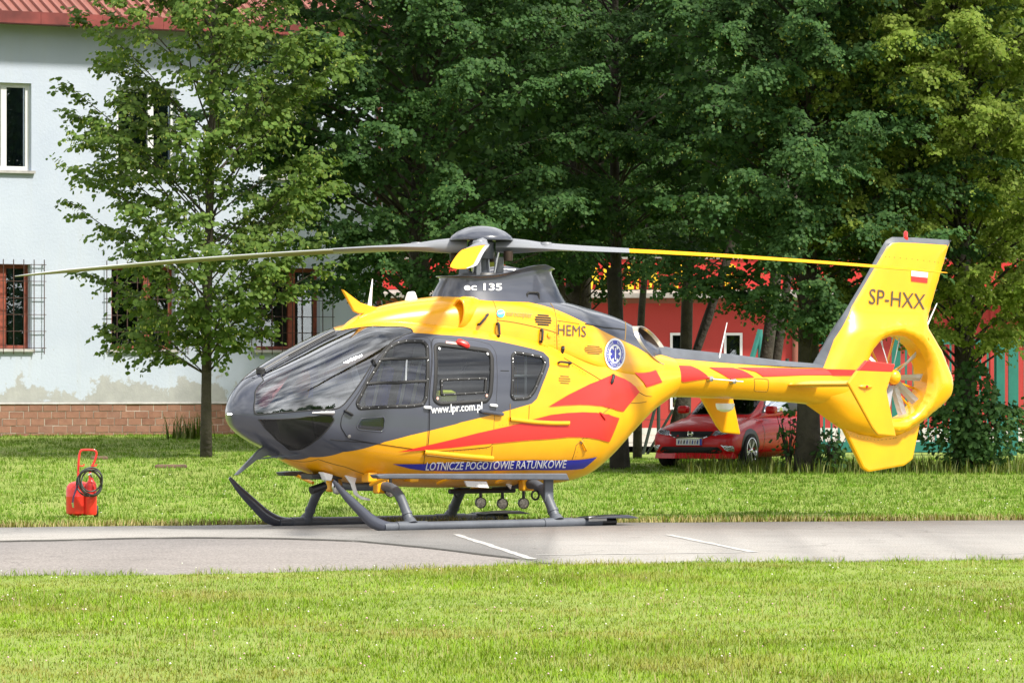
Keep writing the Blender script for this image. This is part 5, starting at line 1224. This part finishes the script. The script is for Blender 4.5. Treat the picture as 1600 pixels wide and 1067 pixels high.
lime('lime_tree', 'tall dark lime tree with thick trunk behind the engine cowling', at_(905, 87), 3.6, 13.0, 3.9, .30, 130, 'lime_dark', 35, (.012,0), .02, .080, droop=.45, perspray=20, dens_s=12, bark='bark_pale')
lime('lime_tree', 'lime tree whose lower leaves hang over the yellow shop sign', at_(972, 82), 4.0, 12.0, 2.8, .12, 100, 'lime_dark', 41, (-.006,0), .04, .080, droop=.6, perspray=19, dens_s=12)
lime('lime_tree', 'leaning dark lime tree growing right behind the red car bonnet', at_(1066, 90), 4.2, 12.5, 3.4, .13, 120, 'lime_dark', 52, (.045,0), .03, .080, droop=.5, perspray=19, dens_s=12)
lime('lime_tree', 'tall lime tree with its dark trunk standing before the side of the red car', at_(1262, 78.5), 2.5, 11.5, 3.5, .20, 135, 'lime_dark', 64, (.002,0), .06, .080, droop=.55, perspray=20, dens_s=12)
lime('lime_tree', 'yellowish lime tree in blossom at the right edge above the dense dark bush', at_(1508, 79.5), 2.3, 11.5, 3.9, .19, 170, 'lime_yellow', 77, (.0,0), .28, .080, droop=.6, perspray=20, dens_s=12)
# slim leaning stems beside the big trunks
def stem(label, pts, r0, r1, mat='bark'):
    d = pts[0][2]; o = MB().tube([(gx(px, d_), d_, gz(py, d_) if i else Gf(gx(px,d_),d_)-.1) for i, (px, py, d_) in enumerate(pts)], list(np.linspace(r0, r1, len(pts))), 9).build('bare_stem', mat, None, True, angle=180)
    tag(o, label, 'tree stem', 'slim dark stems behind the helicopter')
stem('slim dark stem leaning right across the yellow sign letters', [(1040,715,88),(1072,600,88),(1105,500,88),(1135,410,88),(1165,300,88)], .13, .07)
stem('slim dark upright stem crossing the letters of the shop sign', [(996,712,92),(997,600,92),(1003,480,92),(1010,400,92),(1016,300,92)], .10, .05)
stem('dark pole-straight stem between the sign and the red window', [(1070,712,91),(1072,560,91),(1076,450,91),(1082,330,91)], .10, .06)
stem('dark leaning stem in front of the teal stair rail', [(1178,715,86),(1192,600,86),(1205,500,86),(1216,400,86),(1230,250,86)], .15, .09)
stem('second leaning stem close behind the stair rail stem', [(1196,715,87),(1208,600,87),(1222,500,87),(1236,400,87),(1250,250,87)], .11, .07)
stem('thick stem forking behind the engine exhaust', [(850,712,86),(862,560,86),(868,450,86),(845,340,86),(815,220,86)], .26, .14, 'bark_pale')
stem('dark trunk seen under the tail between the blue stripe and the car', [(966,712,81),(966,640,81),(964,560,81),(958,420,81)], .16, .12)
# bushes
def bush(label, px, d, w, h, n, mat, seed, leaf=.10, zb=0):
    r = np.random.default_rng(seed); x = gx(px, d); root = empty('bush', (x, d, Gf(x, d)+zb)); tag(root, label, 'bush')
    br = MB()
    for k in range(14): a = r.uniform(0, 2*PI); rr_ = w*r.uniform(.3,.9); br.tube([(0,0,-.05),(rr_*.4*math.cos(a), rr_*.4*math.sin(a), h*.45),(rr_*math.cos(a), rr_*math.sin(a), h*r.uniform(.6,.95))], [.02,.012,.004], 5)
    br.build('stems', 'bark', root, True)
    q = r.normal(0, 1, (n, 3)); q = vrot(q)*r.random((n, 1))**.4; q[:,2] = q[:,2]*.5+.5; lump = 1 + .22*np.sin(q[:,0]*5+seed)*np.sin(q[:,2]*7+seed)
    pos = q*np.array([w,w,h])*lump[:,None]; o_ = q.copy(); o_[:,2] *= .4
    leaves_mesh('foliage', pos, o_*.7 + np.array([0,0,-.5]) + r.normal(0,.4,(n,3)), o_ + np.array([0,-.3,.6]) + r.normal(0,.4,(n,3)), leaf*r.uniform(.6,1.25,n), mat, root); return root
bush('dense dark bush round the foot of the right-hand lime tree', 1524, 78.6, .98, 1.75, 3600, 'lime_dark', 5)
bush('low leafy shoots at the foot of the trunk beside the red car', 1300, 78.0, .32, .8, 220, 'lime_dark', 6)
bush('thin leafy shoots hiding the front door of the red car', 1232, 78.6, .28, 1.1, 130, 'lime_dark', 8)
tx = gx(292, 85.2) + rng.normal(0, .22, 150); ty = 85.2 + rng.normal(0, .12, 150)
blades('weed_tuft', tx, ty, rng.uniform(.15,.55,150), rng.uniform(.012,.03,150), 'grass_long', .5)
# far trees closing the view behind the buildings
def fartree(label, px, d, w, h, n, seed):
    r = np.random.default_rng(seed); x = gx(px, d); root = empty('far_tree', (x, d, 0)); tag(root, label, 'tree', 'far trees behind the buildings')
    MB().tube([(0,0,-.1),(.1,0,h*.3),(.0,0,h*.6)], [.3,.24,.1], 8).build('trunk', 'bark', root, True)
    ncl = 90; c = vrot(r.normal(0,1,(ncl,3)))*r.uniform(.35,1,(ncl,1)); j = r.integers(0, ncl, n); q = c[j] + r.normal(0,.19,(n,3)); pos = q*np.array([w,w*.6,h*.46]) + np.array([0,0,h*.56])
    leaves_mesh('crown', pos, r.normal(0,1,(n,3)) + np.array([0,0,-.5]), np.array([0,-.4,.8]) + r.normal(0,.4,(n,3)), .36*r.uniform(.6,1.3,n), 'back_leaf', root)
spots = ((420,150,7,17,'white building'),(600,140,6,16,'gap beside the white building'),(690,155,6,18,'roof antenna'),(780,146,6.5,17,'rotor hub'),(930,138,6,15.5,'engine cowling'),(1010,152,6,18,'bare stems'),(1100,148,6.5,17,'shop sign'),(1260,140,6,16,'red car'),(1340,156,6,18,'stabiliser'),(1430,150,7,17,'tail fin'),(1540,140,6,16,'dense dark bush'),(1640,146,6.5,17,'right-hand lime tree'))
for i, (px, d, w, h, nm) in enumerate(spots):
    fartree('green tree crown far behind the %s' % nm, px, d, w, h, 9000, 100+i)

# wood on the far side of the field, behind the photographer: what the glass mirrors
r = np.random.default_rng(3); n = 9000; xx = r.uniform(-190, 190, n); hh = (7 + 3*np.sin(xx*.07) + 2.2*np.sin(xx*.23+1))*np.sqrt(r.random(n)); pos = np.stack([xx, -130 + r.normal(0, 3, n), hh], 1)
o = leaves_mesh('distant_wood', pos, r.normal(0,1,(n,3)), r.normal(0,1,(n,3)), r.uniform(1.2,2.4,n), 'lime_dark', None); o['kind'] = 'stuff'

# ================================================================== RED CAR
from mathutils.bvhtree import BVHTree
pmat('car_red', (.52,.003,.007), .38, coat=.3, spec=.3); pmat('car_black', (.008,.008,.009), .35); pmat('chrome', (.75,.75,.76), .12, 1.0); pmat('tyre', (.012,.012,.012), .85); pmat('plate_white', (.75,.76,.74), .5); pmat('plate_blue', (.02,.05,.42), .5); pmat('plate_smudge', (.30,.22,.20), .6); pmat('plate_smudge_blue', (.06,.08,.30), .6)
pmat('rim_metal', (.42,.42,.43), .35, .8); glass('car_glass', (.20,.23,.22), 1.4); glass('lamp_glass', (.92,.94,.95), 1.5); pmat('lamp_inner', (.55,.57,.60), .2, .9, bump=(30,.8,.02))
CD = 83.2; car = empty('red_car', (gx(1106, CD), CD, Gf(gx(1106,CD), CD)+.0), math.radians(-90-27)); tag(car, 'dark red hatchback parked under the trees behind the tail boom', 'car')
# local axes: x forward from the front axle line centre, y left, z up
def loft(knots, n=36, us=90):
    k = np.array(knots, float); u = np.r_[0, np.cumsum(np.maximum(np.abs(np.diff(k[:,0])), .04))]; uu = np.linspace(0, u[-1], us); T = np.stack([pchip(u, k[:,j], uu) for j in range(7)], 1)
    w = np.exp(-.5*(np.arange(-3,4)/1.3)**2); w /= w.sum(); e = np.concatenate([np.repeat(T[:1],3,0), T, np.repeat(T[-1:],3,0)]); T = np.stack([np.convolve(e[:,j], w, 'valid') for j in range(7)], 1)
    th = np.linspace(-PI/2, 1.5*PI, n, False); V = []
    for a, zb, zc, zt, wd, nl, nu in T:
        for t in th:
            c_, s_ = math.cos(t), math.sin(t); nn = nl if s_ < 0 else nu; h = (zc-zb) if s_ < 0 else (zt-zc); r_ = (abs(c_)**nn + abs(s_)**nn)**(1/nn); V.append((a, wd*c_/r_, zc+h*s_/r_))
    F = [(i*n+j, i*n+(j+1)%n, (i+1)*n+(j+1)%n, (i+1)*n+j) for i in range(us-1) for j in range(n)] + [tuple(range(n)), tuple((us-1)*n+j for j in range(n))]
    return V, F
bodyk = [(.80,.30,.45,.55,.50,3,2.5),(.775,.24,.46,.62,.66,4,3),(.70,.20,.47,.68,.76,5,3.2),(.55,.19,.50,.745,.83,5,3.5),(.25,.19,.52,.83,.865,5,3.6),(-.15,.19,.54,.90,.88,5,3.8),(-.45,.19,.56,.945,.885,5,4),(-1.0,.19,.58,.965,.885,5,4.5),(-2.2,.19,.58,.98,.885,5,4.5),(-2.9,.20,.60,1.0,.87,5,4.5),(-3.3,.26,.62,1.02,.82,5,4),(-3.42,.34,.64,.98,.74,4,3.5)]
V, F = loft(bodyk); mb = MB(); mb.add(V, F); body = mb.build('body', 'car_red', car, True, angle=60); bvh_b = BVHTree.FromPolygons([Vector(v) for v in V], F)
cabk = [(-.42,.86,.90,.93,.66,3,2.2),(-.75,.86,.92,1.12,.72,3,2.4),(-1.15,.86,.95,1.33,.74,3,3),(-1.55,.86,.97,1.425,.745,3,3.6),(-2.2,.86,.97,1.44,.745,3,3.8),(-2.8,.86,.97,1.39,.73,3,3.6),(-3.1,.86,.97,1.25,.70,3,3),(-3.35,.86,.95,1.02,.66,3,2.4)]
V2, F2 = loft(cabk); mb = MB(); mb.add(V2, F2); cab_ = mb.build('cabin_shell', 'car_red', car, True, angle=60); bvh_c = BVHTree.FromPolygons([Vector(v) for v in V2], F2)
def ppatch(name, bvh, poly, axis, mat, off=.004, step=.05, parent=car, flip=1, r=0):
    """panel laid on the body: poly in (y,z) seen from the front or (x,z) seen from the side"""
    if r: poly = rnd(poly, r, 4, 1.0)
    Vv, Ff, _ = cdt([tuple(p) for p in poly], [], [], step, 1.0); P = []
    for a, b in Vv:
        o, d = (Vector((3, a, b)), Vector((-1,0,0))) if axis == 'x' else (Vector((a, 3*flip, b)), Vector((0,-flip,0)))
        h, n, _, _ = bvh.ray_cast(o, d); 
        if h is None: h, n, _, _ = bvh.find_nearest(o + d*2.4)
        if n.dot(d) > 0: n = -n
        P.append(h + n*off)
    return raw(name, P, Ff, mat, parent, True)
ppatch('windscreen', bvh_c, [(-.62,.97),(.62,.97),(.57,1.33),(.3,1.36),(-.3,1.36),(-.57,1.33)], 'x', 'car_black', .002, .06, r=.05)
ppatch('windscreen_glass', bvh_c, [(-.60,.985),(.60,.985),(.55,1.325),(.3,1.352),(-.3,1.352),(-.55,1.325)], 'x', 'car_glass', .010, .06, r=.05)
gr_ = ppatch('grille', bvh_b, [(-.44,.665),(.44,.665),(.40,.60),(.25,.555),(-.25,.555),(-.40,.60)], 'x', 'car_black', .006, r=.03)
ppatch('grille_trim', bvh_b, [(-.44,.61),(-.40,.60),(-.25,.553),(.25,.553),(.40,.60),(.44,.61),(.41,.583),(.26,.532),(-.26,.532),(-.41,.583)], 'x', 'chrome', .012, .04, gr_)
for s in (1,-1):
    hl = ppatch('headlight', bvh_b, [(s*.45,.672),(s*.60,.69),(s*.78,.705),(s*.80,.665),(s*.66,.61),(s*.43,.585)], 'x', 'lamp_inner', .006, .04, r=.02); ppatch('headlight_glass', bvh_b, [(s*.45,.674),(s*.60,.692),(s*.785,.707),(s*.805,.664),(s*.66,.607),(s*.43,.582)], 'x', 'lamp_glass', .016, .04, hl, r=.02)
    fg = ppatch('fog_lamp', bvh_b, [(s*.80,.40),(s*.60,.42),(s*.70,.31),(s*.80,.30)], 'x', 'lamp_inner', .008, .04, r=.015)
    ppatch('side_window', bvh_c, [(-.85,1.0),(-1.25,1.30),(-1.55,1.365),(-2.3,1.375),(-2.75,1.32),(-2.95,1.12),(-2.95,1.03)], 'y', 'car_black', .004, .06, flip=s, r=.04)
    ppatch('side_glass', bvh_c, [(-.92,1.02),(-1.28,1.29),(-1.56,1.35),(-1.98,1.36),(-1.98,1.03)], 'y', 'car_glass', .010, .06, flip=s, r=.03)
    for pth in ([(-.50,.90),(-.62,.6),(-.55,.30)], [(-1.98,1.0),(-2.0,.6),(-1.85,.30)]):
        ppatch('door_gap', bvh_b, [(p[0]-.008,p[1]) for p in pth] + [(p[0]+.008,p[1]) for p in pth[::-1]], 'y', 'car_black', .003, .05, flip=s)
    mr = MB().box((-.98,s*.80 if s > 0 else -1.0,.98),(-.78,s*1.0 if s > 0 else -.80,1.13)).build('wing_mirror', 'car_red', car, bevel=.05)
    ppatch('side_skirt', bvh_b, [(-.45,.20),(-2.3,.20),(-2.3,.30),(-.45,.30)], 'y', 'car_red', .03, .06, flip=s)
    for xa in (0.0, -2.62):
        arch = [(xa+.385*math.cos(t), .33+.385*math.sin(t)) for t in np.linspace(-.35, PI+.35, 24)]
        ppatch('wheel_arch', bvh_b, arch, 'y', 'car_black', .004, .05, flip=s)
        M = Matrix.Translation((xa, s*.80, .315)) @ Matrix.Rotation(-s*PI/2, 4, 'X'); w_ = empty('wheel'); w_.parent = car
        MB().lathe([(.20,-.09),(.30,-.10),(.315,-.06),(.317,.05),(.305,.095),(.245,.10),(.225,.085)], 36, M).build('tyre', 'tyre', w_, True)
        MB().lathe([(.0005,.03),(.22,.03)], 32, M).build('brake_dark', 'car_black', w_)
        rim = MB().lathe([(.228,.085),(.235,.10),(.222,.102),(.212,.07)], 36, M).build('rim', 'chrome', w_, True)
        for k in range(5):
            for e in (-.13, .13):
                t = 2*PI*k/5 + .3; t2 = t + e; mbs = MB()
                p0, p1 = Vector((.045*math.cos(t), .045*math.sin(t), .085)), Vector((.215*math.cos(t2), .215*math.sin(t2), .09)); q = Vector((-math.sin(t2), math.cos(t2), 0))
                mbs.add([M @ v for v in (p0-q*.016, p0+q*.016, p1+q*.012, p1-q*.012, p0-q*.016-Vector((0,0,.03)), p0+q*.016-Vector((0,0,.03)), p1+q*.012-Vector((0,0,.03)), p1-q*.012-Vector((0,0,.03)))], [(0,1,2,3),(0,4,5,1),(1,5,6,2),(2,6,7,3),(3,7,4,0)]); mbs.build('spoke', 'rim_metal', rim)
        MB().lathe([(.0005,.10),(.04,.095),(.05,.07)], 16, M).build('wheel_cap', 'chrome', rim, True)
ppatch('lower_intake', bvh_b, [(-.56,.385),(.56,.385),(.64,.30),(.55,.265),(-.55,.265),(-.64,.30)], 'x', 'car_black', .005, .05, r=.03)
mb = MB(); lipc = [(.66,-.78),(.78,-.6),(.83,-.3),(.84,0),(.83,.3),(.78,.6),(.66,.78)]
mb.v += [(x, y, .165) for x, y in lipc] + [(x-.05, y, .27) for x, y in lipc] + [(x-.35, y*.97, .27) for x, y in lipc] + [(x-.35, y*.97, .165) for x, y in lipc]
mb.add([], [(r_*7+i, r_*7+i+1, ((r_+1)%4)*7+i+1, ((r_+1)%4)*7+i) for r_ in range(4) for i in range(6)] + [(0,7,14,21),(6,27,20,13)]); mb.m = [0]*len(mb.f); mb.build('front_lip', 'car_red', car, bevel=.008)
px_ = .835; npl = MB().box((px_-.01,-.26,.415),(px_,.26,.53)).build('number_plate', 'plate_white', car)
MB().box((px_,.215,.415),(px_+.003,.26,.53)).build('plate_band', 'plate_blue', npl)
for i, (y_, w_, mt) in enumerate(((.17,.035,'plate_smudge_blue'),(.12,.03,'plate_smudge'),(.07,.03,'plate_smudge_blue'),(.02,.025,'plate_smudge'),(-.04,.03,'plate_smudge_blue'),(-.10,.03,'car_black'),(-.16,.03,'plate_smudge'),(-.21,.03,'plate_smudge_blue'))):
    MB().prism([(y_-w_*.5,.435),(y_+w_*.35,.435),(y_+w_*.6,.50),(y_+w_*.1,.512),(y_-w_*.4,.48)], px_, px_+.003, 'yz').build('blurred_character', mt, npl)
em = []; 
for s in (1,-1): MB().prism([(s*.048,.655),(s*.034,.655),(s*.022,.585),(s*.034,.585)], .775, .80, 'yz').build('emblem_upright', 'chrome', gr_)
MB().box((.775,-.03,.613),(.797,.03,.629)).build('emblem_bar', 'chrome', gr_)
th = [(.052*math.copysign(abs(math.cos(t))**.6, math.cos(t)), .62+.045*math.copysign(abs(math.sin(t))**.6, math.sin(t))) for t in np.linspace(0, 2*PI, 25)]
MB().tube([(.785, y, z) for y, z in th], .006, 6, cap=False).build('emblem_rim', 'chrome', gr_, True)

# ================================================================== FIRE EXTINGUISHER CART
pmat('ext_red', (.74,.028,.022), .4, coat=.2, noise=(5, .1)); pmat('hose', (.025,.027,.026), .5); pmat('hose_purple', (.06,.03,.09), .5)
ED = 53.4; ex_ = empty('wheeled_fire_extinguisher', (gx(129, ED), ED, 0), math.radians(8)); tag(ex_, 'red wheeled fire extinguisher with coiled black hose on the grass edge', 'extinguisher')
PXM = ED/FPX
MB().lathe([(.0005,.02),(.10,.02),(.145,.045),(.15,.08),(.15,.24),(.1515,.245),(.15,.25),(.15,.33),(.14,.37),(.11,.405),(.06,.425),(.0005,.43)], 32, Matrix.Translation((-.045,.03,0))).build('powder_tank', 'ext_red', ex_, True)
MB().lathe([(.0005,.03),(.06,.03),(.07,.05),(.07,.36),(.062,.40),(.045,.425),(.03,.445),(.028,.47),(.0005,.475)], 24, Matrix.Translation((.095,-.10,0))).build('gas_cylinder', 'ext_red', ex_, True)
hp = [(-.055,-.02,.0),(-.055,-.02,.42),(-.052,-.02,.56),(-.045,-.02,.70),(-.03,-.02,.775),(.0,-.02,.80),(.12,-.02,.80),(.155,-.02,.785),(.163,-.02,.75),(.145,-.02,.68),(.10,-.02,.57),(.085,-.02,.50),(.085,-.02,.30)]
MB().tube(cr(hp, 5), .014, 10).build('push_handle', 'ext_red', ex_, True)
for x_ in (-.045, .105): MB().tube(cr([(x_,-.02,.615),(x_+.03,-.06,.61),(x_+.055,-.06,.615),(x_+.06,-.06,.635)], 4), .008, 6).build('hose_hook', 'ext_red', ex_, True)
for k, (rx_, rz_, cx_, cz_, y_, tl) in enumerate(((.150,.170,.075,.425,-.20,.10),(.128,.150,.088,.42,-.225,-.15),(.145,.148,.065,.405,-.185,.05),(.118,.128,.098,.44,-.24,.2),(.138,.160,.08,.415,-.21,-.05))):
    MB().tube([(cx_+rx_*math.cos(t)+tl*rz_*math.sin(t), y_+.03*math.sin(2*t+k), cz_+rz_*math.sin(t)-.02*math.cos(t)*k/4) for t in np.linspace(0, 2*PI, 40)], .0095, 8, up=(0,1,0), cap=False).build('hose_coil', 'hose', ex_, True)
MB().tube(cr([(-.06,-.2,.42),(-.08,-.21,.35),(-.115,-.2,.25),(-.125,-.19,.17)], 5), .011, 8).build('hose_end', 'hose_purple', ex_, True); MB().tube([(-.125,-.19,.18),(-.118,-.19,.12)], [.016,.010], 8).build('nozzle', 'steel', ex_, True)
MB().tube([(.06,-.12,.5),(.09,-.12,.52),(.1,-.10,.47)], .015, 8).build('valve', 'steel', ex_, True)
for x_ in (-.115, .16):
    MB().lathe([(.02,-.025),(.065,-.025),(.07,-.012),(.07,.012),(.065,.025),(.02,.025)], 20, Matrix.Translation((x_,.0,.07)) @ Matrix.Rotation(PI/2,4,'Y')).build('wheel', 'rubber', ex_, True)
# half-sunk kerb stone lying in the grass
pmat('old_stone', (.12,.075,.05), .95, noise=(6, .35))
kb = MB(); kx = gx(268, 70); kb.box((kx-.26,69.9,Gf(kx,70)-.05),(kx+.24,70.1,Gf(kx,70)+.055)); o = kb.build('kerb_stone', 'old_stone', None, bevel=.03); tag(o, 'brown stone half sunk in the grass left of the young lime', 'stone')
o = MB().box((gx(155,74)-.14,73.9,Gf(gx(155,74),74)-.05),(gx(155,74)+.14,74.1,Gf(gx(155,74),74)+.05)).build('brick_fragment', 'old_stone', None, bevel=.03); tag(o, 'small reddish brick lying in the grass above the extinguisher', 'brick')
